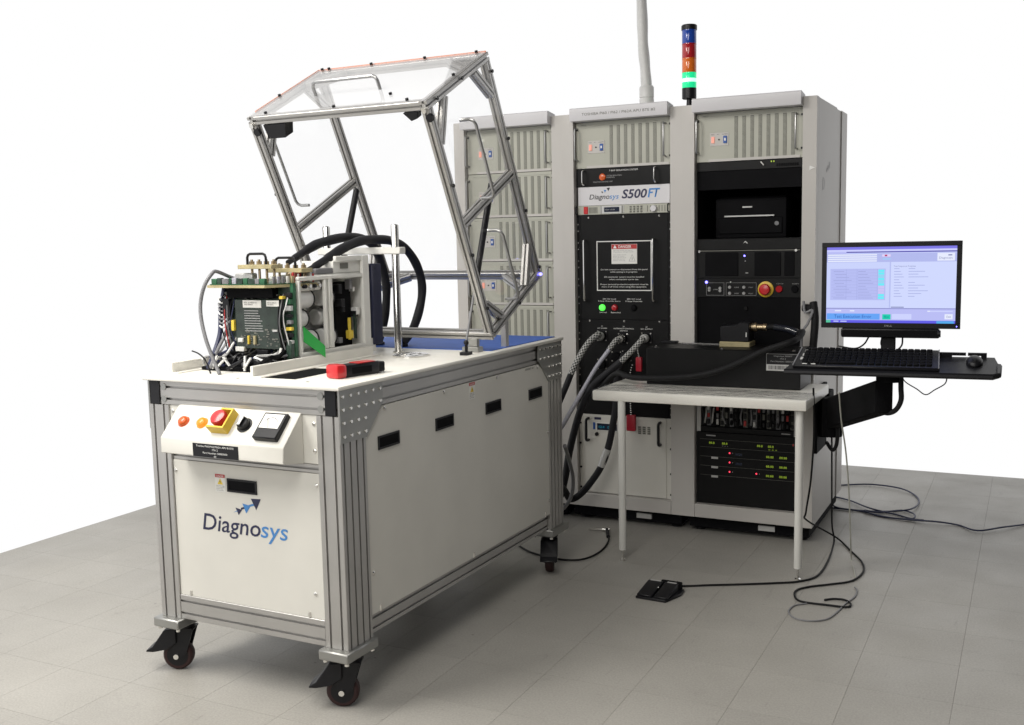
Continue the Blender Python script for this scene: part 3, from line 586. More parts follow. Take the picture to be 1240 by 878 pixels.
for xa, xb, y, z, ha, hb, hy in ((-.600, -.455, .30, 1.350, -.582, -.502, .30), (-.566, -.410, .40, 1.334, -.544, -.460, .40)):
    pl = C().box(xa, xb, y-.03, y+.03, z-.009, z+.005, .001).build('terminal_plate', 'tan', pm)
    uhandle(C(), (ha, hy, z+.005), (hb, hy, z+.005), (0, 0, .036), .0045).build('lift_handle', 'plast', pl)
    for k in range(4):
        xb_ = xa+.03+k*(xb-xa-.05)/3; st = C(); st.cyl((xb_, y+.008, 1.291), (xb_, y+.008, z+.022), .0045, n=8); st.cyl((xb_, y+.008, z+.005), (xb_, y+.008, z+.016), .009, n=6); st.build('terminal_stud', 'brass', pl)
C().box(-.48, -.42, .46, .56, 1.315, 1.335, .003).build('hose_clamp_bar', 'greycab', pm)
C().box(-.60, -.42, .43, .72, 1.300, 1.314, .001).build('top_deck', 'wht', pm)
# clamp frame: two posts and a crossbar
cf = thing('clamp_frame', 'two steel guide posts joined by a white crossbar behind the power module', 'clamp', CART @ Matrix.Translation((-.50, .83, ZT)))
for x in (-.345, -.661): C().lathe((x, .845, ZT), (0, 0, 1), [(.022, 0), (.022, .006), (.0145, .008), (.0145, .476), (.011, .481)], 20).build('guide_post', 'chrome', cf)
C().box(-.692, -.312, .825, .865, 1.376, 1.402, .003).build('crossbar', 'wht', cf)
# hoses
h1 = [unl(349, 318, x=-.515), unl(361, 310, x=-.53), unl(376, 300, x=-.53), unl(392, 293, x=-.535), unl(424, 287, x=-.545), unl(448, 294, x=-.56), unl(458, 310, x=-.58), unl(466, 335, x=-.58), unl(468, 358, x=-.58), unl(465, 390, x=-.58), unl(458, 420, x=-.58)]
h2 = [unl(370, 329, x=-.44), unl(384, 321, x=-.45), unl(398, 312, x=-.45), unl(415, 301, x=-.45), unl(436, 292, x=-.45), unl(455, 290, x=-.45), unl(475, 292, x=-.45), unl(492, 302, x=-.45), unl(505, 322, x=-.45), unl(511, 345, x=-.45), unl(509, 370, x=-.45), unl(500, 398, x=-.45), unl(486, 420, x=-.44)]
for nm, hp, lab in (('hose1', h1, 'thick black hose from the module top arching down behind the dark blue cover'), ('hose2', h2, 'thick black hose arching over behind the right steel guide post')):
    for p in hp[-1:]: p.z = ZT+.012
    o = C().tube(hp, .017, 12, 6, rad=lambda t: .010 if t < .06 else (.0135 if t < .16 else .0175+.0007*math.sin(t*60))).build('hose', 'sleeve'); tag(o, lab, 'hose', 'black hoses on the power module')
    ROOT[o.name] = o.matrix_world.copy()
    a, b = hp[1].lerp(hp[2], .1), hp[2].lerp(hp[3], -.15); C().cyl(hp[2], hp[3], .0150, .0160, n=14).build('shrink_band', 'bluestrip', o)
    C().cyl((hp[-1].x, hp[-1].y, ZT), (hp[-1].x, hp[-1].y, ZT+.014), .027, n=16).build('hose_collar', 'plast', o)
g = [(-.632, .303, 1.308), (-.655, .298, 1.312), unl(263, 329, y=.20), unl(257, 331, y=.16), unl(248, 345, y=.13), unl(243, 365, y=.12), unl(243.5, 385, y=.11), unl(249, 410, y=.10), unl(257, 432, y=.10), unl(266, 453, y=.10)]; g[-1].z = ZT+.002
tag(C().tube(g, .0062, 10).build('cable', 'greycab'), 'grey round cable looping from the module top plug down to the cart top', 'cable')
w = [unl(232.6, 425, y=.10), unl(240, 428, y=.10), unl(247, 434, y=.10), unl(252, 443, y=.10), unl(255, 451, y=.10)]; w[-1].z = ZT+.002
tag(C().tube(w, .0025, 8).build('wire', 'plast'), 'thin stiff black wire rising from the front left of the cart top', 'wire')
# handheld tester
R = CART @ Matrix.Translation((-.0945, .235, ZT)) @ Matrix.Rotation(math.radians(-14), 4, 'Z')
ht = thing('handheld_tester', 'red and black handheld tester lying on the front corner of the cart top', 'tester', R)
def T(): return MB(R)
T().box(-.024, .024, -.070, .070, .0, .040, .006, 2).build('body', 'plast', ht); T().box(-.030, .030, -.108, -.068, .0, .044, .009, 2).build('red_end', 'red', ht)
T().box(-.022, .022, -.02, .055, .040, .0425, .001).build('red_strip', 'red', ht); T().box(-.019, .019, .070, .098, .004, .036, .004).build('end_socket', 'plast', ht); T().box(.0238, .0248, -.045, .035, .010, .030).build('side_recess', 'blackm', ht)
# ================================================================ equipment racks (world space, fronts at y = 0)
OW, GP, ZR, ZB, ZS, DR = .4902, .1154, 2.016, .081, .145, .812
XO = {1: -2*(OW+GP), 2: -(OW+GP), 3: 0.0}; PY = .028
def rack(i, label):
    x = XO[i]; xl, xr = x-GP/2+.00003, x+OW+GP/2-.00003
    if i == 1: xl = x-.059
    if i == 3: xr = x+OW+.0603
    r = thing('equipment_rack', label, 'rack', ((xl+xr)/2, DR/2, 0), 'equipment racks standing side by side')
    MB().box(xl, x, 0, .05, ZB, ZR).build('post', 'rack', r); MB().box(x+OW, xr, 0, .05, ZB, ZR).build('post', 'rack', r)
    for a, b in ((xl, xl+.012), (xr-.012, xr)):
        MB().box(a, b, .0502, .515, ZB, ZR-.001, .002).build('side_panel', 'rack', r)
        MB().box(a+(.006 if a == xl else 0), b-(.006 if a != xl else 0), .515, .655, ZB, ZR-.004).build('side_frame', 'rack', r)
        MB().box(a, b, .655, DR, ZB, ZR-.002, .002).build('side_panel', 'rack', r)
    MB().box(xl+.012, xr-.012, .051, DR-.002, ZR-.022, ZR-.002).build('top_panel', 'rack', r); MB().box(xl+.012, xr-.012, DR-.015, DR-.001, ZB, ZR-.023).build('rear_door', 'rack', r)
    MB().box(x-.001, x+OW+.001, .051, DR-.02, ZB+.001, ZB+.02).build('floor_pan', 'blackm', r)
    for a, b in ((x-.02, x-.0005), (x+OW+.0005, x+OW+.02)): MB().box(a, b, .0505, .42, ZB+.02, ZR-.023).build('inner_wall', 'blackm', r)
    MB().box(x-.02, x+OW+.02, .42, .43, ZB+.02, ZR-.023).build('inner_wall', 'blackm', r)
    MB().prism([(x+.0005, .05, 1.9775), (x+.0005, -.040, 1.9775), (x+.0005, -.0425, 1.981), (x+.0005, -.0425, 2.034), (x+.0005, -.036, 2.0385), (x+.0005, .05, 2.028)], (OW-.001, 0, 0)).build('top_bezel', 'bezel', r)
    MB().box(x+.001, x+OW-.001, -.001, .04, ZB-.0005, ZS, .002).build('sill', 'rack', r)
    b = MB(); b.box(xl+.02, xr-.02, .045, DR-.03, .022, ZB-.001); b.build('plinth', 'blackm', r)
    for xx in (xl+.06, xr-.06):
        for yy in (.10, DR-.10): MB().lathe((xx, yy, 0), (0, 0, 1), [(.025, 0), (.025, .01), (.012, .014), (.012, .0225)], 14).build('levelling_foot', 'plast', r)
    if i > 1: xp = x+(.300 if i == 2 else .298); MB().box(xp, xp+.078, .034, .0452, .036, .061, .001).build('base_plate', 'silver', r)
    return r
R1 = rack(1, 'grey equipment rack holding only grey fan trays, partly behind the clear hood')
R2 = rack(2, 'grey equipment rack with the danger notice panel and cables plugged in front')
R3 = rack(3, 'grey equipment rack with the printer bay, stop button panel and bare right side')
def panel(r, x, z0, z1, m, name='panel', y=PY, dx=.0, dep=.012, b=.0008): return MB().box(x+.0035+dx, x+OW-.0035-dx, y, y+dep, z0, z1, b).build(name, m, r)
def fan(r, x, zt, plate=True):
    u = panel(r, x, zt-.2205, zt-.0012, 'fan', 'fan_tray')
    MB().box(x+.06, x+OW-.015, PY-.0035, PY, zt-.2205, zt-.209).build('tray_lip', 'rack', u); MB().box(x+.06, x+OW-.015, PY-.0035, PY, zt-.016, zt-.0012).build('tray_lip', 'fan', u)
    for k in range(8):
        xv = x+.179+k*.0365; v = MB().box(xv, xv+.0165, PY-.0007, PY, zt-.2075, zt-.0225).build('vent', 'vent', u)
        s = MB()
        for j in range(36): z = zt-.2055+j*.00505; s.box(xv+.001, xv+.0155, PY-.0022, PY-.0006, z, z+.0017)
        s.build('vent_slat', 'fan', v)
    for xh in (x+.012, x+OW-.030): uhandle(MB(), (xh, PY, zt-.030), (xh, PY, zt-.182), (0, -.036, 0), .0042).build('tray_handle', 'satin', u)
    s = MB()
    for xs in (x+.006, x+OW-.012):
        for z in (zt-.034, zt-.180): s.cyl((xs+.004, PY, z), (xs+.004, PY-.005, z), .0055, n=8)
    s.build('screw', 'plast', u)
    text('FAN COOLING UNIT  MODEL 500', (x+.035, PY-.0006, zt-.016), FRONT, .004, 'ink', u, w=.12)
    if plate:
        p = MB().box(x+.066, x+.154, PY-.002, PY, zt-.150, zt-.090, .001).build('switch_plate', 'rack', u)
        MB().box(x+.0735, x+.0885, PY-.006, PY-.002, zt-.137, zt-.108, .001).build('rocker_switch', 'swred', p); MB().box(x+.129, x+.146, PY-.006, PY-.002, zt-.139, zt-.106, .001).build('rocker_switch', 'swblue', p)
        MB().box(x+.134, x+.141, PY-.0066, PY-.0058, zt-.128, zt-.116).build('rocker_mark', 'whitep', p); MB().cyl((x+.109, PY-.002, zt-.122), (x+.109, PY-.004, zt-.122), .004, n=10).build('fuse_cap', 'plast', p)
        text('FAN     AC     ALARM', (x+.072, PY-.0026, zt-.100), FRONT, .004, 'ink', p, w=.076)
    return u
for k in range(7): fan(R1, XO[1], 1.9765-k*.2225)
panel(R1, XO[1], .147, .417, 'fan', 'blank_panel')
fan(R2, XO[2], 1.9765); fan(R3, XO[3], 1.9765)
text('TOSHIBA PI60 / PI62 / PI62A APU BTE #2', (-.541, -.0432, 2.0005), FRONT, .0125, 'vent', R2, w=.368)
# ---- middle rack units
X2 = XO[2]
u = panel(R2, X2, 1.667, 1.7545, 'black', 'isolation_unit')
for xh in (-.557, -.192): uhandle(MB(), (xh, PY, 1.744), (xh, PY, 1.678), (0, -.036, 0), .0042).build('unit_handle', 'chrome', u)
text('7 BAY ISOLATION SYSTEM', (-.431, PY-.0008, 1.737), FRONT, .0075, 'whitep', u, w=.146)
MB().lathe((-.465, PY, 1.7115), (0, -1, 0), [(.0165, 0), (.0165, .003), (.012, .006)], 20).build('orange_disc', 'orange', u)
text('SYSTEM ISOLATION\nCONTROL', (-.444, PY-.0008, 1.714), FRONT, .006, 'greyp', u, w=.078); text('ISOLATION CONTROL UNIT', (-.513, PY-.0008, 1.686), FRONT, .006, 'greyp', u, w=.10)
u = panel(R2, X2, 1.5765, 1.666, 'bezel', 'title_panel', dx=.008)
logo(u, (-.535, PY, 1.606), FRONT, (0, -1, 0), .44, None, 'ink', 'sky_b', shear=.2, tails=False)
text('S500', (-.367, PY-.0009, 1.6065), FRONT, .042, 'navy', u, w=.128, shear=.22, bold=.022); text('FT', (-.236, PY-.0009, 1.6075), FRONT, .042, 'sky_b', u, w=.062, shear=.22, bold=.022)
u = panel(R2, X2, 1.5325, 1.5755, 'fan', 'bench_instrument', dx=.008, y=PY-.004)
MB().box(-.563, -.541, PY-.008, PY-.004, 1.536, 1.571, .001).build('power_switch', 'red', u)
d = MB().box(-.478, -.356, PY-.006, PY-.004, 1.536, 1.572).build('display_frame', 'silver', u); MB().box(-.474, -.470, PY-.0064, PY-.006, 1.536, 1.572).build('frame_bar', 'vent', d); MB().box(-.366, -.360, PY-.0064, PY-.006, 1.536, 1.572).build('frame_bar', 'vent', d)
MB().box(-.456, -.378, PY-.007, PY-.006, 1.543, 1.566).build('display', 'lcddk', d); text('00.00V  00.00A', (-.450, PY-.0074, 1.551), FRONT, .007, 'greyp', d, w=.05)
for k in range(4):
    for j in range(3): MB().box(-.326+k*.018, -.316+k*.018, PY-.007, PY-.004, 1.5375+j*.0115, 1.5455+j*.0115, .001).build('key', 'vent', u)
for k in range(7): MB().box(-.535+k*.0065, -.532+k*.0065, PY-.0055, PY-.004, 1.539, 1.568).build('grille_bar', 'vent', u)
for k in range(7): MB().box(-.238+k*.0145-(0 if k < 2 else 0), -.235+k*.0145, PY-.0055, PY-.004, 1.539, 1.568).build('grille_bar', 'vent', u)
MB().lathe((-.204, PY-.004, 1.553), (0, -1, 0), [(.016, 0), (.015, .012), (.013, .014)], 20).build('dial', 'bezel', u)
for xh in (-.598, -.130): uhandle(MB(), (xh, PY-.004, 1.572), (xh, PY-.004, 1.537), (0, -.02, 0), .003).build('unit_handle', 'plast', u)
u = panel(R2, X2, 1.0215, 1.5315, 'black', 'notice_panel', dx=.018)
for xh in (-.554, -.201): uhandle(MB(), (xh, PY, 1.410), (xh, PY, 1.113), (0, -.034, 0), .0058).build('panel_handle', 'chrome', u)
w_ = .0045; b = MB()
for a in ((-.500, -.218, 1.399, 1.4035), (-.500, -.218, 1.1615, 1.166), (-.500, -.4955, 1.166, 1.399), (-.2225, -.218, 1.166, 1.399)): b.box(a[0], a[1], PY-.001, PY, a[2], a[3])
b.build('printed_border', 'whitep', u)
n = MB().box(-.422, -.291, PY-.0015, PY, 1.292, 1.387).build('danger_notice', 'wht', u)
MB().box(-.421, -.292, PY-.002, PY-.0015, 1.364, 1.386).build('red_band', 'redm', n); text('DANGER', (-.386, PY-.0024, 1.3685), FRONT, .0135, 'whitep', n, w=.066, bold=.01)
MB().prism([(-.413, PY-.0021, 1.3675), (-.395, PY-.0021, 1.3675), (-.404, PY-.0021, 1.3835)], (0, -.0003, 0)).build('warning_triangle', 'whitep', n)
text('Do not touch live parts.\nHazardous voltage inside.', (-.412, PY-.0019, 1.355), FRONT, .0055, 'greyp', n, w=.105)
text('Can cause severe\ninjury or death.\nTurn off and lock\nout main power\nbefore servicing.', (-.414, PY-.0019, 1.334), FRONT, .005, 'greyp', n, w=.068)
b = MB(); tr = [(-.333, 1.304), (-.299, 1.304), (-.316, 1.338)]; c = (sum(p[0] for p in tr)/3, sum(p[1] for p in tr)/3)
for p, q in zip(tr, tr[1:]+tr[:1]):
    i0 = [(a[0]+(c[0]-a[0])*.16, a[1]+(c[1]-a[1])*.16) for a in (p, q)]; b.prism([(p[0], PY-.0019, p[1]), (q[0], PY-.0019, q[1]), (i0[1][0], PY-.0019, i0[1][1]), (i0[0][0], PY-.0019, i0[0][1])], (0, -.0003, 0))
b.box(-.3175, -.3145, PY-.0022, PY-.0018, 1.310, 1.323); b.build('hazard_symbol', 'greyp', n)
text('Do not connect or disconnect from this panel\nwhile testing is in progress.', (-.359, PY-.0008, 1.262), FRONT, .0068, 'whitep', u, w=.240, align='CENTER', ls=1.25)
text('All connector covers must be installed\nwhen connectors not in use.', (-.359, PY-.0008, 1.226), FRONT, .0068, 'whitep', u, w=.205, align='CENTER', ls=1.25)
text('Proper personal protective equipment must be\nworn at all times when using this equipment.', (-.359, PY-.0008, 1.190), FRONT, .0068, 'whitep', u, w=.245, align='CENTER', ls=1.25)
text('28V DC Load\nE-Stop Override Status', (-.436, PY-.0008, 1.119), FRONT, .0058, 'whitep', u, w=.115, align='CENTER', ls=1.3); text('28V DC Load\nE-Stop Override', (-.309, PY-.0008, 1.119), FRONT, .0058, 'whitep', u, w=.085, align='CENTER', ls=1.3)
text('Normal', (-.487, PY-.0008, 1.053), FRONT, .0062, 'whitep', u, w=.036); text('Bypassed', (-.428, PY-.0008, 1.053), FRONT, .0062, 'whitep', u, w=.050)
for x, m in ((-.473, 'led_g'), (-.408, 'l_red'), (-.309, 'blackm')): MB().lathe((x, PY, 1.079), (0, -1, 0), [(.0165, 0), (.016, .006), (.012, .012), (.006, .014)], 18).build('panel_lamp', m, u)
u = panel(R2, X2, .5455, 1.0205, 'black', 'connector_panel', dx=.018)
text('J1\nAC LOAD', (-.475, PY-.0008, .985), FRONT, .0058, 'whitep', u, w=.05, align='CENTER', ls=1.3); text('J2\nINTERFACE CONTROL\nSIGNALS', (-.362, PY-.0008, .985), FRONT, .0058, 'whitep', u, w=.105, align='CENTER', ls=1.3); text('J3\nDC SUPPLY', (-.245, PY-.0008, .985), FRONT, .0058, 'whitep', u, w=.06, align='CENTER', ls=1.3)
for x, z in ((-.475, .940), (-.365, .930), (-.245, .935), (-.475, .80), (-.40, .84), (-.345, .845)):
    cn = MB().box(x-.028, x+.028, PY-.004, PY, z-.028, z+.028, .001).build('socket_flange', 'plast', u); MB().lathe((x, PY-.004, z), (0, -1, 0), [(.022, 0), (.022, .020), (.017, .022)], 18).build('socket', 'blackm', cn)
    s = MB(); [s.cyl((x+a, PY-.004, z+c), (x+a, PY-.0065, z+c), .0035, n=8) for a in (-.022, .022) for c in (-.022, .022)]; s.build('flange_screw', 'bolt', cn)
s = MB()
for x in (-.540, -.359, -.179):
    for z in (1.519, 1.013): s.lathe((x, PY, z), (0, -1, 0), [(.0055, 0), (.0055, .002), (.003, .004)], 8)
s.build('screw', 'bolt', R2)
s = MB(); z = .565
while z < 1.53:
    for x in (-.5965, -.124):
        s.cyl((x, PY-.0005, z), (x, PY-.003, z), .0033, n=8); s.cyl((x, PY-.0005, z+.0317), (x, PY-.003, z+.0317), .0033, n=8)
    z += .0889
s.build('rail_screw', 'bolt', R2)
for a, b in ((X2+.0035, X2+.0205), (X2+OW-.0205, X2+OW-.0035)): MB().box(a, b, PY+.001, PY+.012, .545, 1.5315).build('mounting_rail', 'black', R2)
u = panel(R2, X2, .147, .5445, 'cream', 'power_supply')
MB().box(X2+.034, X2+.4575, PY-.004, PY, .150, .5415, .001).build('front_plate', 'cream', u); y4 = PY-.004
for xh in (-.552, -.176): uhandle(MB(), (xh, y4, .524), (xh, y4, .415), (0, -.034, 0), .007).build('unit_handle', 'plast', u)
d = MB().box(-.514, -.392, y4-.003, y4, .464, .507, .001).build('display_frame', 'wht', u); MB().box(-.505, -.400, y4-.004, y4-.003, .469, .502).build('display', 'lcddk', d); text('12.4   03.1', (-.495, y4-.0046, .479), FRONT, .012, 'lcd', d, w=.075)
MB().box(-.520, -.4845, y4-.001, y4, .520, .532).build('maker_label', 'navy', u); MB().lathe((-.508, y4, .447), (0, -1, 0), [(.010, 0), (.009, .008)], 14).build('knob', 'plast', u); MB().box(-.528, -.516, y4-.001, y4, .470, .505).build('maker_label', 'swblue', u)
for k in range(3):
    for j in range(4): MB().box(-.290+k*.024, -.276+k*.024, y4-.003, y4, .462+j*.010, .469+j*.010).build('key', 'vent', u)
s = MB()
for z in (.499, .396, .273, .170):
    for x in (-.5965, -.124): s.cyl((x, PY, z), (x, PY-.004, z), .0055, n=8)
s.build('screw', 'plast', u)
# ---- right rack units
u = panel(R3, 0, 1.714, 1.7545, 'black', 'network_switch', y=PY+.004)
MB().box(.345, .350, PY, PY+.004, 1.742, 1.748).build('status_led', 'led_y', u); MB().box(.356, .361, PY, PY+.004, 1.742, 1.748).build('status_led', 'led_y', u); MB().tube([(.30, PY+.004, 1.745), (.305, PY-.01, 1.742), (.315, PY-.006, 1.730)], .003, 6, 4).build('patch_plug', 'wht', u)
for k in range(10): MB().box(.37+k*.010, .377+k*.010, PY+.002, PY+.004, 1.722, 1.735).build('port', 'blackm', u)
panel(R3, 0, 1.628, 1.7125, 'blackm', 'blank_panel', y=PY+.006)
MB().box(.002, .488, .034, .40, 1.396, 1.403).build('shelf', 'black', R3)
pf = panel(R3, 0, 1.352, 1.401, 'black', 'shelf_front'); MB().prism([(.222, PY-.0006, 1.380), (.232, PY-.0006, 1.392), (.244, PY-.0006, 1.382), (.240, PY-.0006, 1.380), (.232, PY-.0006, 1.387)], (0, -.0006, 0)).build('arrow_mark', 'silver', pf)
u = panel(R3, 0, 1.2225, 1.3505, 'black', 'computer')
MB().box(.012, .478, PY-.003, PY, 1.3465, 1.3500).build('top_edge', 'vent', u)
for a, b in ((.045, .200), (.275, .395), (.410, .455)): MB().box(a, b, PY-.004, PY, 1.232, 1.340, .002).build('bay_door', 'blackm', u)
MB().ball((.229, PY-.002, 1.324), .0045, n=8).build('status_led', 'led_b', u); MB().ball((.233, PY-.002, 1.300), .003, n=8).build('status_led', 'silver', u); MB().box(.234, .246, PY-.0015, PY, 1.244, 1.247).build('badge', 'silver', u)
for x in (.018, .462): MB().cyl((x, PY-.003, 1.346), (x, PY-.007, 1.346), .006, n=8).build('screw', 'bolt', u)
u = panel(R3, 0, 1.1335, 1.2215, 'black', 'stop_panel')
MB().ball((.051, PY-.003, 1.2035), .0065, n=10).build('status_led', 'led_b', u); MB().ball((.165, PY-.002, 1.2040), .0032, n=8).build('status_led', 'whitep', u)
b = MB()
for a, c in ((.050, .134), (.143, .284)):
    b.box(a, c, PY-.0006, PY, 1.2, 1.2010); b.box(a, c, PY-.0006, PY, 1.1420, 1.1430); b.box(a, a+.001, PY-.0006, PY, 1.143, 1.2); b.box(c-.001, c, PY-.0006, PY, 1.143, 1.2)
b.build('printed_border', 'greyp', u)
for x, z in ((.064, 1.175), (.064, 1.166), (.115, 1.175), (.115, 1.164), (.160, 1.180), (.160, 1.152), (.226, 1.180), (.226, 1.152)): MB().lathe((x, PY, z), (0, -1, 0), [(.0075, 0), (.0065, .004)], 12).build('push_button', 'greyp', u)
for x, z, t in ((.182, 1.177, 'POWER'), (.182, 1.149, 'RESET'), (.247, 1.177, 'START'), (.247, 1.149, 'FAULT'), (.082, 1.167, 'USB')): text(t, (x, PY-.0008, z), FRONT, .005, 'greyp', u, w=.022)
e = MB().lathe((.327, PY, 1.171), (0, -1, 0), [(.036, 0), (.036, .003), (.034, .004)], 28).build('stop_ring', 'yellow', u); MB().lathe((.327, PY-.004, 1.171), (0, -1, 0), [(.015, 0), (.015, .012), (.025, .014), (.026, .022), (.022, .029), (.010, .032)], 24).build('stop_button', 'red', e)
MB().lathe((.388, PY, 1.172), (0, -1, 0), [(.0165, 0), (.0165, .004), (.014, .010)], 18).build('red_button', 'l_red', u); text('E-STOP', (.376, PY-.0008, 1.194), FRONT, .004, 'greyp', u, w=.03); text('RESET', (.446, PY-.0008, 1.194), FRONT, .004, 'greyp', u, w=.03); MB().lathe((.458, PY, 1.172), (0, -1, 0), [(.0165, 0), (.0165, .004), (.014, .010)], 18).build('black_button', 'blackm', u)
panel(R3, 0, .755, 1.1325, 'blackm', 'blank_panel', y=PY+.004); MB().cyl((.236, PY+.004, 1.083), (.236, PY-.004, 1.083), .008, n=12).build('lock', 'black', R3)
panel(R3, 0, .640, .754, 'blackm', 'blank_panel', y=PY+.004)
u = panel(R3, 0, .494, .639, 'black', 'card_cage', y=PY+.02)
for a, b in ((.005, .024), (.462, .486)): MB().box(a, b, PY-.004, PY+.02, .496, .638).build('cage_flange', 'silver', u)
MB().box(.024, .462, PY-.004, PY+.02, .496, .520, .001).build('cage_lip', 'black', u); MB().box(.405, .445, PY-.0048, PY-.004, .504, .509).build('badge', 'greyp', u)
q = random.Random(5)
for k in range(20):
    x = .028+k*.0218; m_ = MB().box(x, x+.0200, PY+.012, PY+.02, .523, .636).build('card', ['black', 'greycab', 'black', 'blackm', 'vent'][k % 5], u)
    for j in range(3): MB().box(x+.004, x+.015, PY+.002, PY+.012, .530+j*.034, .548+j*.034+q.random()*.01, .001).build('card_socket', q.choice(['plast', 'greycab', 'plast', 'blackm', 'vent', 'plast', 'silver', 'redm']), m_)
for k in range(10):
    x = .04+k*.044+q.random()*.01; MB().tube([(x, PY+.006, .61), (x+q.uniform(-.01, .01), PY-.008, .575), (x+q.uniform(-.012, .012), PY+.006, .535)], .004, 6, 4).build('patch_lead', q.choice(['plast', 'greycab', 'plast', 'silver']), u)
u = panel(R3, 0, .147, .4925, 'black', 'multi_output_supply')
MB().box(.050, .095, PY-.0008, PY, .474, .480).build('badge', 'greyp', u)
def digits(x, z, w=.026, m='led_y', s='88.8'): text(s, (x, PY-.0008, z), FRONT, .0105, m, u, w=w, name='digits')
for x in (.064, .126, .292, .343): digits(x, .437)
for k, z in enumerate((.388, .343, .298)): digits(.335, z, .034, s='88.88'); digits(.396, z, .034, s='88.88'); MB().box(.075, .107, PY-.001, PY, z-.023, z-.013).build('white_label', 'silver', u)
for x, z in ((.163, .398), (.163, .353), (.163, .308), (.290, .309)): MB().ball((x, PY-.001, z), .0042, n=8).build('status_led', 'led_r', u); MB().ball((x+.014, PY, z), .0025, n=6).build('status_led', 'greyp', u)
for k, z in enumerate((.388, .343)): MB().box(.190, .222, PY-.001, PY, z, z+.012).build('dark_display', 'lcddk', u)
b = MB()
for z in (.462, .424, .379, .334, .289): b.box(.02, .47, PY-.0005, PY, z-.004, z-.003)
b.build('unit_seam', 'vent', u)
text('* * *', (.345, PY-.0008, .420), FRONT, .010, 'led_y', u, w=.04); text('* * *', (.126, PY-.0008, .424), FRONT, .008, 'greyp', u, w=.03)
MB().box(.455, .462, PY-.002, PY, .452, .462).build('red_button', 'l_red', u)
# marks on the right side of the right rack
logo(R3, (.5506, .120, 1.640), SIDE, (1, 0, 0), .9, None, 'rackdk', 'rackdk', words=False)
text('D', (.5512, .150, 1.615), SIDE, .06, 'rackdk', R3, w=.05); MB().prism([(.520, -.0006, 1.695), (.535, -.0006, 1.703), (.547, -.0006, 1.705), (.535, -.0006, 1.711), (.522, -.0006, 1.716)], (0, -.001, 0)).build('arrow_mark', 'whitep', R3)
# printer on the shelf
pr = thing('printer', 'black desktop laser printer sitting in the right rack bay', 'printer', (.235, .25, 1.403))
MB().box(.066, .398, .12, .40, 1.4035, 1.590, .010, 2).build('body', 'blackm', pr); MB().box(.085, .380, .114, .121, 1.425, 1.500, .003).build('paper_door', 'blackm', pr)
MB().box(.112, .345, .108, .122, 1.503, 1.510, .001).build('tray_edge', 'silver', pr); MB().box(.195, .240, .1185, .1205, 1.545, 1.551).build('badge', 'silver', pr); MB().box(.08, .385, .16, .38, 1.590, 1.597, .002).build('top_cover', 'blackm', pr); MB().cyl((.355, .1205, 1.47), (.355, .112, 1.47), .010, n=12).build('button', 'greycab', pr)
# stack light and conduit
sl = thing('stack_light', 'four colour stack light with lit green lamp standing on the rack top', 'signal light', (-.060, .12, ZR))
z = ZR-.002; c = (-.060, .12, 0)
def ring(prof, nm, m): return MB().lathe((c[0], c[1], 0), (0, 0, 1), prof, 28).build(nm, m, sl)
ring([(.026, z), (.026, z+.008), (.014, z+.010), (.012, z+.045)], 'mount_base', 'plast')
ring([(.030, z+.045), (.0335, z+.048), (.0335, z+.095)], 'collar', 'plast'); zz = z+.0955
for nm, m, h in (('green_lamp', 'grn_lit', .070), ('amber_lamp', 'l_org', .066), ('red_lamp', 'l_red', .066), ('blue_lamp', 'l_blue', .062)):
    o = ring([(.0325, zz), (.0335, zz+.002), (.0335, zz+h-.006), (.0325, zz+h-.004)], nm, m); MB().lathe((c[0], c[1], zz+h-.0045), (0, 0, 1), [(.0340, 0), (.0340, .0044)], 28).build('lens_rim', m, o)
    if m == 'grn_lit':
        b = MB(); cam2 = math.atan2(CAM.y-c[1], CAM.x-c[0])
        for k in range(28):
            t0, t1 = 2*math.pi*k/28, 2*math.pi*(k+1)/28
            b.prism([(c[0]+.0337*math.cos(t), c[1]+.0337*math.sin(t), zz+hh) for t, hh in ((t0, .026), (t1, .026), (t1, .043), (t0, .043))], (math.cos(t0)*.0006, math.sin(t0)*.0006, 0))
        b.build('glow_band', 'grn_core', o)
    zz += h
ring([(.0365, zz), (.0365, zz+.020), (.033, zz+.024)], 'cap', 'plast')
cp = thing('conduit_pipe', 'grey sleeved conduit pipe rising from the top of the danger notice rack', 'pipe', (-.333, .30, ZR))
MB().lathe((-.333, .30, ZR-.002), (0, 0, 1), [(.036, 0), (.036, .085), (.033, .09), (.036, .093), (.036, .142), (.030, .150)], 24).build('coupling', 'conduit', cp)
MB().tube([(-.333, .30, 2.15), (-.340, .30, 2.25), (-.350, .30, 2.36), (-.354, .30, 2.5), (-.360, .30, 2.7), (-.362, .30, 3.0)], .026, 16, 8, rad=lambda t: .0262+.0012*math.sin(t*25)).build('sleeve', 'conduit', cp)
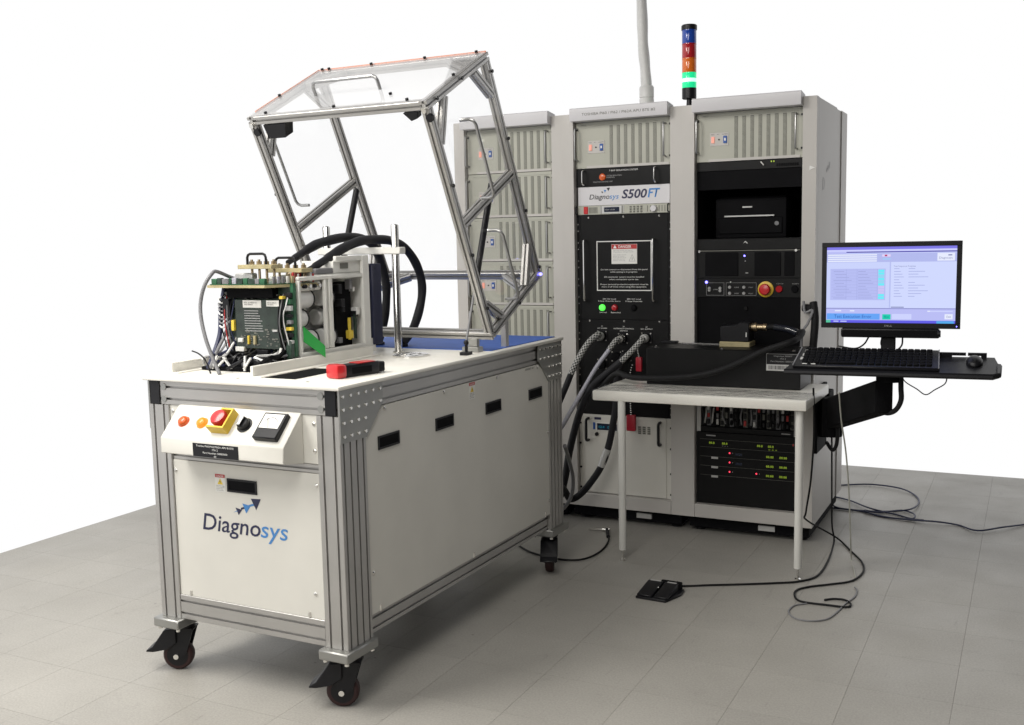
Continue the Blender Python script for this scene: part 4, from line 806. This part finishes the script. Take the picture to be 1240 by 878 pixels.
# ================================================================ table in front of the racks
tb = thing('work_table', 'white work table wrapped in clear film standing before the racks', 'table', (.16, -.27, 0))
MB().box(-.295, .625, -.552, -.046, .713, .757, .006, 2).build('table_top', 'topwhite', tb)
for x, y in ((-.165, -.535), (.590, -.505)):
    lg = MB().lathe((x, y, .050), (0, 0, 1), [(.0155, 0), (.0165, .002), (.0165, .664)], 20).build('leg', 'wht', tb)
    MB().lathe((x, y, 0), (0, 0, 1), [(.013, 0), (.013, .006), (.005, .010), (.005, .056)], 12).build('levelling_foot', 'bolt', lg)
MB().box(-.28, .61, -.0455, -.002, .705, .735, .002).build('rear_bracket', 'rackdk', tb)
def film(nx=70, ny=26):
    b = MB(); q = random.Random(11); V = {}
    from mathutils import noise as nz
    for i in range(nx+1):
        for j in range(ny+1):
            x = -.297+.926*i/nx; t = j/ny; y = -.5545+(t-.10)/.90*.21 if t > .10 else -.5545; z = .7585 if t > .10 else .7585-.036*(.10-t)/.10
            d = abs(nz.noise((x*14, y*20, z*20)))*.0045+abs(nz.noise((x*45, y*50, 3)))*.0008
            V[i, j] = b.bm.verts.new((x, y-(d*.6 if t <= .10 else 0), z+(d if t > .10 else 0)))
    for i in range(nx):
        for j in range(ny): b.bm.faces.new((V[i, j], V[i+1, j], V[i+1, j+1], V[i, j+1]))
    return b
film().build('plastic_film', 'film', tb, 60)
# ---- black chassis on the table
bx = thing('black_chassis', 'flat black metal chassis with barcode label lying on the white table', 'chassis', (.21, -.15, .757))
MB().box(-.138, .548, -.285, -.048, .7575, .9215, .003).build('case', 'black', bx); MB().box(-.136, .546, -.283, -.050, .9215, .9235, .001).build('lid', 'black', bx)
s = MB()
for x in (-.10, .205, .515): s.lathe((x, -.262, .9235), (0, 0, 1), [(.007, 0), (.007, .002), (.003, .004)], 10)
s.build('screw', 'bolt', bx)
lb = MB().box(.404, .546, -.2868, -.2852, .838, .912).build('serial_label', 'plast', bx); MB().box(.404, .5445, -.2878, -.2868, .839, .866).build('barcode_strip', 'silver', lb)
b = MB(); q = random.Random(2); x = .414
while x < .532: w = q.choice((.0012, .002, .003)); b.box(x, x+w, -.2884, -.2878, .845, .861); x += w+q.choice((.0012, .002, .0026))
b.build('barcode', 'ink', lb); text('Diagnosys S500FT\nITA 2\nPart Number: 50002002', (.475, -.2875, .900), FRONT, .0062, 'greyp', lb, w=.105, align='CENTER', ls=1.35)
b = MB()
for a in ((.404, .546, .9105, .912), (.404, .4055, .866, .9105), (.5445, .546, .866, .9105)): b.box(a[0], a[1], -.2876, -.2868, a[2], a[3])
b.build('label_border', 'greyp', lb)
MB().box(-.03, .17, -.10, -.085, .9235, .930, .001).build('slide_rail', 'chrome', bx); MB().box(-.135, -.06, -.085, -.05, .9235, .934, .002).build('catch', 'plast', bx)
mb = thing('connector_module', 'small black connector box with beige base on the black chassis', 'connector box', (.235, -.13, .9235))
MB().box(.168, .304, -.175, -.07, .9235, .947, .002).build('base', 'tan', mb); MB().prism([(.172, -.172, .947), (.300, -.172, .947), (.300, -.172, 1.034), (.262, -.172, 1.034), (.235, -.172, 1.020), (.172, -.172, 1.014)], (0, .098, 0), .003).build('housing', 'plast', mb)
MB().box(.286, .290, -.1735, -.172, .97, .99).build('marking', 'whitep', mb)
cn = MB().lathe((.300, -.12, 1.010), (1, 0, 0), [(.017, 0), (.017, .010), (.020, .011), (.020, .022), (.014, .026), (.013, .05), (.016, .052), (.016, .066), (.010, .070)], 18).build('plug', 'brass', mb)
pts = [(.365, -.12, 1.010), (.40, -.12, 1.012), (.46, -.125, 1.004), (.505, -.14, .990), un(972, 402, y=-.20), un(966, 410, y=-.27), un(955, 415, y=-.32), un(925, 425, y=-.33), un(900, 437, y=-.335), un(870, 449, y=-.34), un(840, 455.5, y=-.345), un(800, 458, y=-.34), un(765, 457, y=-.32), un(748, 452, y=-.27), un(735, 462, y=-.20), un(722, 478, y=-.14)]
for p in pts[9:13]: p.z = max(p.z, .775)
c1 = tag(MB().tube(pts, .0115, 10, 6, rad=lambda t: .013).build('cable', 'rubber'), 'thick black cable from the connector box draped across the chassis front', 'cable'); ROOT[c1.name] = c1.matrix_world.copy()
MB().tube(pts[1:4], .0160, 10, 5).build('shrink_sleeve', 'l_dark', c1)
# ---- cables plugged into the middle rack
a = [(-.475, .02, .940), (-.478, -.02, .938), un(724, 405, y=-.05), un(712, 416, y=-.10), un(699, 437, y=-.15), un(690, 456, y=-.19)]
cb = tag(MB().tube(a, .0145, 12, 6).build('cable', 'braid'), 'black and white braided cable plugged in at the J1 socket', 'cable', 'cables plugged into the middle rack'); ROOT[cb.name] = cb.matrix_world.copy()
MB().tube([a[-1]+(a[-2]-a[-1])*.1, un(682, 476, y=-.24), un(668, 505, y=-.30), un(645, 535, y=-.40), un(620, 550, y=-.60), un(600, 555, y=-.705)], .0150, 12, 6).build('outer_sleeve', 'sleeve', cb)
MB().lathe((-.475, .004, .940), (0, -1, 0), [(.021, 0), (.021, .018), (.017, .026)], 16).build('plug', 'silver', cb)
a = [(-.365, .02, .930), (-.368, -.02, .928), un(746, 412, y=-.05), un(737, 424, y=-.09)]
cb = tag(MB().tube(a, .0125, 12, 6).build('cable', 'braid'), 'light grey conduit cable plugged in at the J2 socket', 'cable', 'cables plugged into the middle rack'); ROOT[cb.name] = cb.matrix_world.copy()
MB().tube([un(738, 423, y=-.088), un(722, 445, y=-.13), un(705, 474, y=-.19), un(690, 500, y=-.25), un(678, 520, y=-.31), un(655, 548, y=-.45), un(625, 565, y=-.705)], .0105, 12, 6).build('conduit', 'ltcab', cb)
MB().lathe((-.365, .004, .930), (0, -1, 0), [(.021, 0), (.021, .018), (.017, .028)], 16).build('plug', 'bolt', cb)
a = [(-.245, .02, .935), (-.25, -.02, .933), un(777, 412, y=-.06), un(766, 424, y=-.10), un(755, 435, y=-.14), un(750, 440, y=-.16)]
cb = tag(MB().tube(a, .0135, 12, 6).build('cable', 'braid'), 'braided cable at the J3 socket running into a black sleeve that drops down', 'cable', 'cables plugged into the middle rack'); ROOT[cb.name] = cb.matrix_world.copy()
MB().tube([un(752, 438, y=-.155), un(735, 452, y=-.17), un(716, 470, y=-.18), un(704, 494, y=-.18), un(696, 520, y=-.18), un(689, 550, y=-.18), un(684, 580, y=-.20), un(676, 604, y=-.27), un(655, 610, y=-.45), un(630, 606, y=-.705)], .0175, 12, 6).build('outer_sleeve', 'sleeve', cb)
MB().lathe((-.245, .004, .935), (0, -1, 0), [(.021, 0), (.021, .018), (.017, .026)], 16).build('plug', 'silver', cb)
a = [(-.345, .01, .845), (-.345, -.035, .842), un(747, 462, y=-.10), un(746, 490, y=-.115), un(742, 515, y=-.12), un(737, 540, y=-.12), un(728, 565, y=-.13), un(714, 586, y=-.14), un(701, 600, y=-.15), un(690, 604, y=-.19), un(682, 592, y=-.27), un(662, 580, y=-.45), un(640, 575, y=-.705)]
cb = tag(MB().tube(a, .0165, 12, 6).build('cable', 'sleeve'), 'black sleeved cable with silver tape looping low behind the table leg', 'cable'); ROOT[cb.name] = cb.matrix_world.copy()
MB().tube([a[5].lerp(a[6], .15), a[5].lerp(a[6], .55), a[6]], .0180, 12, 4).build('silver_tape', 'silver', cb)
a = [un(684, 540, y=-.62), un(690, 560, y=-.40), un(694, 580, y=-.30), un(692, 600, y=-.30), un(684, 614, y=-.38), un(672, 620, y=-.55), un(660, 615, y=-.705)]
tag(MB().tube(a, .009, 10, 6).build('cable', 'greycab'), 'slim grey cable bending down beside the back corner of the cart', 'cable')
# ---- red dust caps on chains
for ch, cx, cz, w, h, y, lab in (((-.30, .015, .905), 774, 441, .030, .070, -.035, 'red cap hanging on a chain just above the table edge'), ((-.335, .015, .80), 764.5, 512, .046, .080, -.03, 'red cap hanging on a long chain below the table edge')):
    p = un(cx, cz, y=y); rc = thing('dust_cap', lab, 'cap', (p.x, y, p.z-h/2), 'red dust caps on chains')
    MB().box(p.x-w/2, p.x+w/2, y-.012, y+.012, p.z-h/2, p.z+h/2, .006, 2).build('cap_body', 'redcap', rc)
    top = Vector((p.x, y, p.z+h/2)); st = Vector((p.x-.012, .0, ch[2]+.0)); st.y = PY-.002; n = int((st-top).length/.011); b = MB()
    for k in range(n+1): q = top.lerp(st, k/n); q.y = y+(st.y-y)*(k/n)**6; b.ball(q, .0040, n=6)
    b.build('bead_chain', 'bolt', rc)
# ================================================================ swing arm with monitor, keyboard tray
TYW, TTL = math.radians(4.3), math.radians(15)
O = un(1079, 452, y=-1.03)
TR = Matrix.Translation(O) @ Matrix.Rotation(TYW, 4, 'Z') @ Matrix.Rotation(TTL, 4, 'X'); ITR = TR.inverted()
def unt(u, v): return un(u, v, z=0, M=ITR)
print('TRAY', O, [tuple(round(c, 3) for c in unt(*q)) for q in ((962, 452), (1193, 459), (1206, 440), (1200, 428), (972, 446), (1133, 447), (985, 424), (1133, 424), (1165, 437))])
arm = thing('swing_arm', 'black articulated swing arm with keyboard tray bolted to the right rack side', 'arm', Matrix.Translation((.58, -.02, .74)))
def A_(): return MB(TR)
ty = A_(); dp = .215
ty.prism([(-.355, .010, -.012), (-.345, 0, -.012), (.312, 0, -.012), (.332, .012, -.012), (.336, .10, -.012), (.326, .166, -.012), (.156, .166, -.012), (.150, dp+.005, -.012), (-.30, dp+.005, -.012)], (0, 0, .012)); ty.build('keyboard_tray', 'plast', arm)
A_().tube([(-.356, .004, -.006), (.315, .004, -.006), (.332, .02, -.006), (.337, .10, -.006)], .0105, 8, 1).build('tray_edge', 'plast', arm)
def unp(u, v): return un(u, v, y=.165, M=ITR)
q0, q1, q2, q3, zt_, zm = unp(1136, 432).x, unp(1153, 432).x, unp(1188, 432).x, unp(1195, 432).x, unp(1170, 427.5).z, unp(1170, 434.2).z; zs_ = unp(1170, 430.8).z; xm = unp(1171, 428).x
print('STOP', q0, q1, q2, q3, zt_, zm, zs_)
b = A_()
for a in ((q0, q3, -.004, zm), (q0, q1, zm, zs_), (q2, q3, zm, zs_), (q0, xm-.003, zs_, zt_), (xm+.003, q3, zs_, zt_)): b.box(a[0], a[1], .164, .170, a[2], a[3])
b.build('mouse_stop', 'plast', arm)
Pv = TR @ Vector((-.01, .13, -.02))                                  # pivot under the tray
pv = MB(); pv.cyl(Pv+Vector((0, 0, .0)), Pv+Vector((0, 0, -.06)), .045, n=20); pv.box(Pv.x-.05, Pv.x+.05, Pv.y-.06, Pv.y+.06, Pv.z-.03, Pv.z+.003, .004); pv.build('tilt_head', 'blackm', arm)
E0 = un(1066, 478, y=Pv.y+.02); E1 = un(1008, 500, y=-.20)
d = (E1-E0); hd = Vector((d.x, d.y, 0)).normalized(); sd = Vector((-hd.y, hd.x, 0))
q = [E0-hd*.05+Vector((0, 0, .060)), E1+hd*.06+Vector((0, 0, .050)), E1+hd*.06+Vector((0, 0, -.085)), E0-hd*.05+Vector((0, 0, -.058))]
MB().prism([p-sd*.03 for p in q], sd*.06, .004).build('lower_arm', 'blackm', arm)
MB().cyl((E1.x, E1.y, E1.z-.10), (E1.x, E1.y, E1.z+.065), .042, n=20).build('elbow_joint', 'blackm', arm)
W1 = Vector((.566, .10, E1.z-.03)); d = (W1-E1); 
MB().prism([(E1.x, E1.y-.02, E1.z+.04), (W1.x+.03, W1.y, W1.z+.06), (W1.x+.03, W1.y, W1.z-.12), (E1.x, E1.y-.02, E1.z-.09)], (.04, 0, 0), .003).build('upper_arm', 'blackm', arm)
b = MB(); b.box(.5505, .566, .02, .26, W1.z-.20, W1.z+.10, .002); b.box(.5655, .61, .06, .18, W1.z-.13, W1.z+.08, .004); b.build('wall_mount', 'blackm', arm)
MB().tube([Pv+Vector((.04, -.02, -.04)), un(1091, 470, y=Pv.y-.03), un(1091, 485, y=Pv.y-.03), un(1084, 497, y=Pv.y-.02), un(1072, 500, y=Pv.y), un(1062, 492, y=Pv.y+.03)], .009, 10, 6).build('cable_loop', 'rubber', arm)
MB().tube([un(1010, 505, y=-.24), un(1014, 520, y=-.25), un(1013, 538, y=-.25), un(1008, 545, y=-.24), un(1001, 536, y=-.18)], .008, 10, 6).build('cable_loop', 'rubber', arm)
# keyboard
kb = thing('keyboard', 'black keyboard on the tilted tray below the monitor', 'keyboard', TR @ Matrix.Translation((-.09, .09, 0)))
A_().prism([(-.330, .022, .0005), (.152, .022, .0005), (.150, .196, .0005), (-.318, .196, .0005)], (0, 0, .012), .003).build('case', 'plast', kb)
A_().prism([(-.330, .020, .012), (-.326, .020, .012), (-.314, .196, .012), (-.318, .196, .012)], (0, 0, .003)).build('left_trim', 'greycab', kb); A_().box(.148, .1515, .022, .196, .012, .0145).build('right_trim', 'greycab', kb)
for r in range(6):
    n = 21; x = -.300; y = .040+r*.0245+(.006 if r == 5 else 0)
    for c in range(n):
        w = .0185
        if r == 0 and 4 <= c <= 8:
            if c > 4: x += .0205; continue
            w = .0185+4*.0205
        k_ = A_().box(x, x+w, y, y+.0195, .0125, .0185, .002).build('key', 'blackm', kb); x += .0205 if w < .05 else .0205
        if w > .05: pass
for k in range(3): A_().box(-.3095+k*.004, -.298+k*.004, .075+k*.036, .098+k*.036, .0130, .0150, .001).build('media_key', 'silver', kb)
for x in (-.298, -.268): A_().box(x, x+.016, .034, .040, .0125, .0135).build('white_mark', 'whitep', kb)
for x in (-.22, -.15, -.02, .06): A_().ball((x, .190, .0135), .004, n=8).build('hot_key', 'silver', kb)
mo = thing('mouse', 'small black mouse on the right end of the keyboard tray', 'mouse', TR @ Matrix.Translation((.255, .09, 0)))
m_ = A_(); m_.ball((.262, .110, .004), .027, 1.0, 1.5, .75, 20)
for v in m_.bm.verts: v.co.z = max(v.co.z, .0005)
m_.build('body', 'plast', mo); A_().cyl((.258, .085, .0170), (.266, .085, .0170), .006, n=12).build('wheel', 'rubber', mo)
a = [un(1092, 456, y=-.98), un(1097, 463, y=-.98), un(1110, 471, y=-.98), un(1121, 478, y=-.98), un(1132, 472, y=-.97), un(1144, 465, y=-.96), un(1147, 457, y=-.95)]
tag(MB().tube(a, .0022, 6, 5).build('wire', 'plast'), 'thin black wire sagging below the right half of the keyboard tray', 'wire')
# monitor
YM = math.radians(4.3); MC = Vector((.962, -.812, 1.0764))
MR = Matrix.Translation(MC) @ Matrix.Rotation(YM, 4, 'Z')
mon = thing('monitor', 'black flat monitor showing a pale blue test program on the swing arm', 'monitor', MR)
def N_(): return MB(MR)
MW, MH = .4695, .3085; bz = .017
N_().box(-MW/2, MW/2, .006, .045, 0, MH, .004).build('housing', 'plast', mon)
b = N_()
for a in ((-MW/2, MW/2, 0, bz+.002), (-MW/2, MW/2, MH-bz, MH), (-MW/2, -MW/2+bz, bz+.002, MH-bz), (MW/2-bz, MW/2, bz+.002, MH-bz)): b.box(a[0], a[1], -.004, .008, a[2], a[3], .001)
b.build('bezel', 'plast', mon)
sx0, sx1, sz0, sz1 = -MW/2+bz, MW/2-bz, bz+.002, MH-bz
scr = N_().box(sx0, sx1, .0005, .004, sz0, sz1).build('screen', emis('screen pale', (.58, .63, .98)), mon)
SM = {}
def scol(c, s=1.0):
    if c not in SM: SM[c] = emis('screen colour', c, s)
    return SM[c]
def patch(u0, u1, v0, v1, col, lv=1, nm='screen_field'):   # u,v from the top left of the screen, 0..1
    w, h = sx1-sx0, sz1-sz0; y = .0005-.0004*lv
    return N_().box(sx0+u0*w, sx0+u1*w, y, y+.0002, sz1-v1*h, sz1-v0*h).build(nm, scol(col), scr)
def stext(s_, u, v, h, w, col):
    M['_s'] = scol(col); text(s_, (sx0+u*(sx1-sx0), .0005-.0004*3.3, sz1-v*(sz1-sz0)), FRONT, h*(sz1-sz0), '_s', scr, w=w*(sx1-sx0), fr=MR)
WH, LIL, DKB, TXT, MID = (.80, .84, 1.0), (.50, .52, .93), (.10, .09, .42), (.22, .24, .46), (.46, .50, .86)
patch(0, 1, 0, .035, (.22, .20, .80)); patch(0, 1, .035, .06, (.62, .64, 1.0)); patch(0, 1, .060, .075, DKB); patch(0, .155, .060, .085, LIL, 2)
patch(0, 1, .085, .20, MID)
for k in range(4): patch(.008, .395, .095+k*.027, .112+k*.027, WH, 2)
patch(.855, .985, .09, .19, WH, 2); stext('Diagnosys', .868, .165, .028, .10, TXT); patch(.935, .965, .11, .125, TXT, 3)
patch(.435, .50, .10, .13, (.75, .66, .95), 2); patch(.455, .475, .105, .125, (.5, .05, .15), 3); patch(.44, .50, .155, .165, (.30, .70, .95), 2)
patch(0, .495, .20, .80, (.60, .66, .98)); patch(.505, 1, .20, .80, (.64, .70, 1.0)); patch(.495, .505, .20, .80, (.48, .53, .88))
patch(.03, .465, .285, .70, (.48, .52, .90), 2)
for k in range(10): patch(.04, .40, .300+k*.039, .3035+k*.039, (.40, .43, .78), 3); patch(.055+.01*(k % 3), .14+.02*(k % 4), .318+k*.039, .324+k*.039, (.32, .35, .66), 3); patch(.25, .31+.015*(k % 5), .318+k*.039, .324+k*.039, (.32, .35, .66), 3)
for u in (.155, .24, .40): patch(u, u+.003, .29, .69, (.38, .42, .78), 3)
for k, c in enumerate([1, 1, 2, 1, 2, 1, 0, 0, 0, 1, 1]): patch(.408, .455, .300+k*.0355, .330+k*.0355, ((.62, .56, .92), (.16, .85, .95), (.30, .70, .90))[c], 3)
for k in range(11):
    patch(.53, .57+.012*(k % 4), .285+k*.036, .292+k*.036, (.36, .40, .72), 3)
    if k != 4: patch(.64, .69+.025*((k*3) % 5), .285+k*.036, .292+k*.036, (.36, .40, .72), 3)
stext('Test Sequence Progress', .525, .265, .020, .17, TXT); patch(.51, .61, .785, .797, TXT, 3)
patch(0, 1, .805, .815, (.24, .25, .55)); patch(0, 1, .815, .97, (.50, .52, .92)); patch(.07, .12, .835, .85, WH, 2); patch(.19, .225, .835, .85, WH, 2); patch(.79, .98, .835, .85, (.62, .66, 1), 2); patch(.79, .81, .835, .85, WH, 3)
patch(.005, .425, .878, .958, (.14, .38, .93), 2); stext('Test Execution Error', .065, .938, .046, .295, (.03, .10, .42))
patch(.445, .51, .885, .955, (.02, .62, .45), 2); stext('Run', .462, .933, .03, .033, (.01, .2, .16)); patch(.52, .67, .88, .95, (.62, .66, 1), 2); patch(.92, .98, .878, .945, WH, 2); stext('Exit', .935, .925, .028, .032, TXT)
patch(0, 1, .965, 1.0, (.13, .12, .80), 3); patch(0, .035, .965, 1.0, (.10, .55, .35), 4); patch(.06, .10, .975, .99, (.5, .55, 1), 4); patch(.115, .165, .975, .99, (.5, .55, 1), 4); patch(.86, .99, .97, 1.0, (.10, .42, .85), 4)
text('DELL', (-.016, -.0046, .0065), FRONT, .006, 'greyp', mon, w=.026, fr=MR); N_().ball((MW/2-.012, -.004, .009), .0022, n=6).build('power_led', 'led_b', mon)
st = N_(); st.box(-.028, .022, .02, .05, -.10, .12, .004); st.build('stand_neck', 'plast', mon); N_().box(-.06, .06, .0, .09, -.116, -.100, .004).build('stand_foot', 'plast', mon)
sb = thing('sound_bar', 'long black speaker bar clipped under the monitor', 'speaker', MR @ Matrix.Translation((0, 0, -.034)))
N_().box(-.165, .170, -.012, .019, -.034, -.0005, .008, 2).build('body', 'plast', sb); N_().box(-.16, .165, -.0128, -.0118, -.030, -.006).build('grille', 'blackm', sb); N_().cyl((.160, -.010, -.017), (.172, -.010, -.017), .012, n=14).build('volume_knob', 'plast', sb)
for k, pp in enumerate((((1052, 408), (1046, 417), (1035, 422), (1015, 419)), ((1068, 409), (1067, 417), (1072, 424), (1078, 426)), ((1093, 409), (1092, 418), (1086, 424), (1078, 426)))):
    tag(MB().tube([un(u, v, y=-.775) for u, v in pp], .003, 8, 5).build('lead', 'plast'), ('thin black lead curving left from under the speaker bar', 'thin black lead hugging the left of the monitor stand', 'thin black lead hanging right of the monitor stand')[k], 'cable')
# cable hanger on the right rack post
hk = thing('cable_hanger', 'black cable bundle hanging on the right post of the printer rack', 'cables', (.53, -.04, .93))
MB().tube([un(985, 366, y=-.03), un(987, 385, y=-.05), un(986, 405, y=-.06), un(984, 425, y=-.07)], .017, 12, 5).build('bundle', 'rubber', hk); MB().box(.500, .555, -.035, -.0005, 1.075, 1.108, .006).build('hook', 'plast', hk)
MB().tube([un(973, 365, y=-.04), un(975, 378, y=-.06), un(984, 376, y=-.06), un(978, 392, y=-.08), un(972, 402, y=-.09), un(970, 425, y=-.09)], .006, 8, 5).build('lead', 'greycab', hk)
# ================================================================ floor things
fp = thing('foot_pedal', 'black twin foot pedal on the tiled floor', 'foot pedal', Matrix.Translation((.125, -.90, 0)) @ Matrix.Rotation(math.radians(-3), 4, 'Z') @ Matrix.Scale(.92, 4)); FR = ROOT[fp.name]
def P_(): return MB(FR)
P_().prism([(-.075, -.085, 0), (.062, -.085, 0), (.092, .02, 0), (.085, .085, 0), (-.075, .085, 0)], (0, 0, .012), .002).build('base', 'plast', fp)
for a, b in ((-.072, -.004), (.006, .068)): pd = P_().prism([(a, -.080, .012), (a, .065, .012), (a, .065, .040), (a, .050, .043), (a, -.080, .020)], (b-a, 0, 0), .003).build('pedal', 'plast', fp); P_().box(a+.012, b-.008, .050, .058, .0425, .0445).build('top_edge', 'silver', pd)
P_().box(-.02, .075, .060, .088, .010, .042, .003).build('rear_block', 'blackm', fp); P_().ball((.0, -.01, .036), .004, n=8).build('screw', 'bolt', fp)
def fz(u, v, z=0): return un(u, v, z=z)
Zm = lambda a, b: (900+a/2.926, 460+b/2.926)
a = [(.165, -.79, .025), un(826, 709.5, z=.006), un(860, 708.5, z=.005), un(900, 707.5, z=.005), un(940, 706, z=.005), un(968, 704, z=.005), un(990, 697, z=.005), un(1003, 678, z=.005), un(1010, 655, z=.006), (.632, .05, .10), (.63, .04, .30), (.625, .04, .55), (.61, .05, .66)]
tag(MB().tube(a, .0042, 8, 6).build('cord', 'rubber'), 'black cord running from the foot pedal past the table leg and up', 'cord')
a = [un(985, 470, y=-.40), un(986, 520, y=-.36), un(982, 580, y=-.30), un(976, 620, y=-.20), un(977, 630, y=-.12)]+[un(*Zm(*q), z=.005) for q in ((330, 570), (385, 610), (420, 645), (425, 680), (385, 712), (310, 724), (235, 733), (190, 745), (182, 765), (205, 785), (300, 798), (365, 805), (381, 795), (360, 780), (320, 776), (288, 780))]
a[5].z = .02
tag(MB().tube(a, .0042, 8, 6).build('cord', 'rubber'), 'black cord dropping from the table corner and curling up on the floor', 'cord')
a = [un(*Zm(*q), z=.004) for q in ((225, 792), (180, 800), (160, 822), (185, 845), (240, 854), (295, 848), (330, 825), (360, 795), (395, 768), (402, 745), (395, 735))]
tag(MB().tube(a, .003, 8, 6).build('cord', 'greycab'), 'thin dark grey cord loop lying around the curled cord end', 'cord')
a = [un(1016, 475, y=-.55), un(1019, 510, y=-.50), un(1024, 545, y=-.42), un(1027, 580, y=-.36), un(1029, 620, y=-.30), un(1030, 655, y=-.25), un(1031, 678, z=.004), un(1034, 690, z=.004), un(1036, 700, z=.004)]
tag(MB().tube(a, .0032, 8, 6).build('cord', 'whitecab'), 'pale cord hanging straight from the tray arm to the floor', 'cord')
lp_ = [(345, 373), (450, 370), (555, 384), (610, 410), (622, 437), (585, 460), (480, 466), (350, 456), (315, 440), (318, 415), (380, 428), (450, 455), (545, 478), (600, 492), (605, 475), (560, 462), (480, 470), (430, 462), (480, 482), (590, 496), (680, 502), (760, 514), (830, 534), (920, 522), (1010, 511), (1100, 500)]
tag(MB().tube([un(*Zm(*q), z=.005+.004*(k % 3)) for k, q in enumerate(lp_)], .0042, 8, 5).build('cord', 'bluecab'), 'dark blue cord coiled loosely on the floor behind the right rack', 'cord')
tag(MB().tube([un(*Zm(300, 452), z=.005), un(*Zm(420, 466), z=.005), un(*Zm(520, 488), z=.005), un(*Zm(640, 497), z=.012)], .004, 8, 5).build('cord', 'bluecab'), 'short dark blue cord lying straight under the coiled blue cord', 'cord')
a = [un(u, v, z=.006) for u, v in ((600, 640), (632, 663), (650, 671), (676, 677), (700, 678), (718, 673), (731, 664), (737, 654), (736, 646))]
jk = tag(MB().tube(a, .0045, 8, 6).build('jack_cord', 'rubber'), 'black cord with a metal jack plug on the floor by the cart', 'cord'); ROOT[jk.name] = jk.matrix_world.copy()
e = un(736, 646, z=.010); f0 = un(735, 641, z=.012); f1 = un(713, 641, z=.008)
MB().tube([un(736.5, 650, z=.008), e, f0], .009, 8, 4).build('plug_grip', 'plast', jk); MB().cyl(f0+(f0-f1)*.15, f0.lerp(f1, .25), .010, n=10).build('plug_collar', 'bolt', jk); MB().cyl(f0.lerp(f1, .25), f1, .0055, .004, n=8).build('plug_tip', 'chrome', jk)
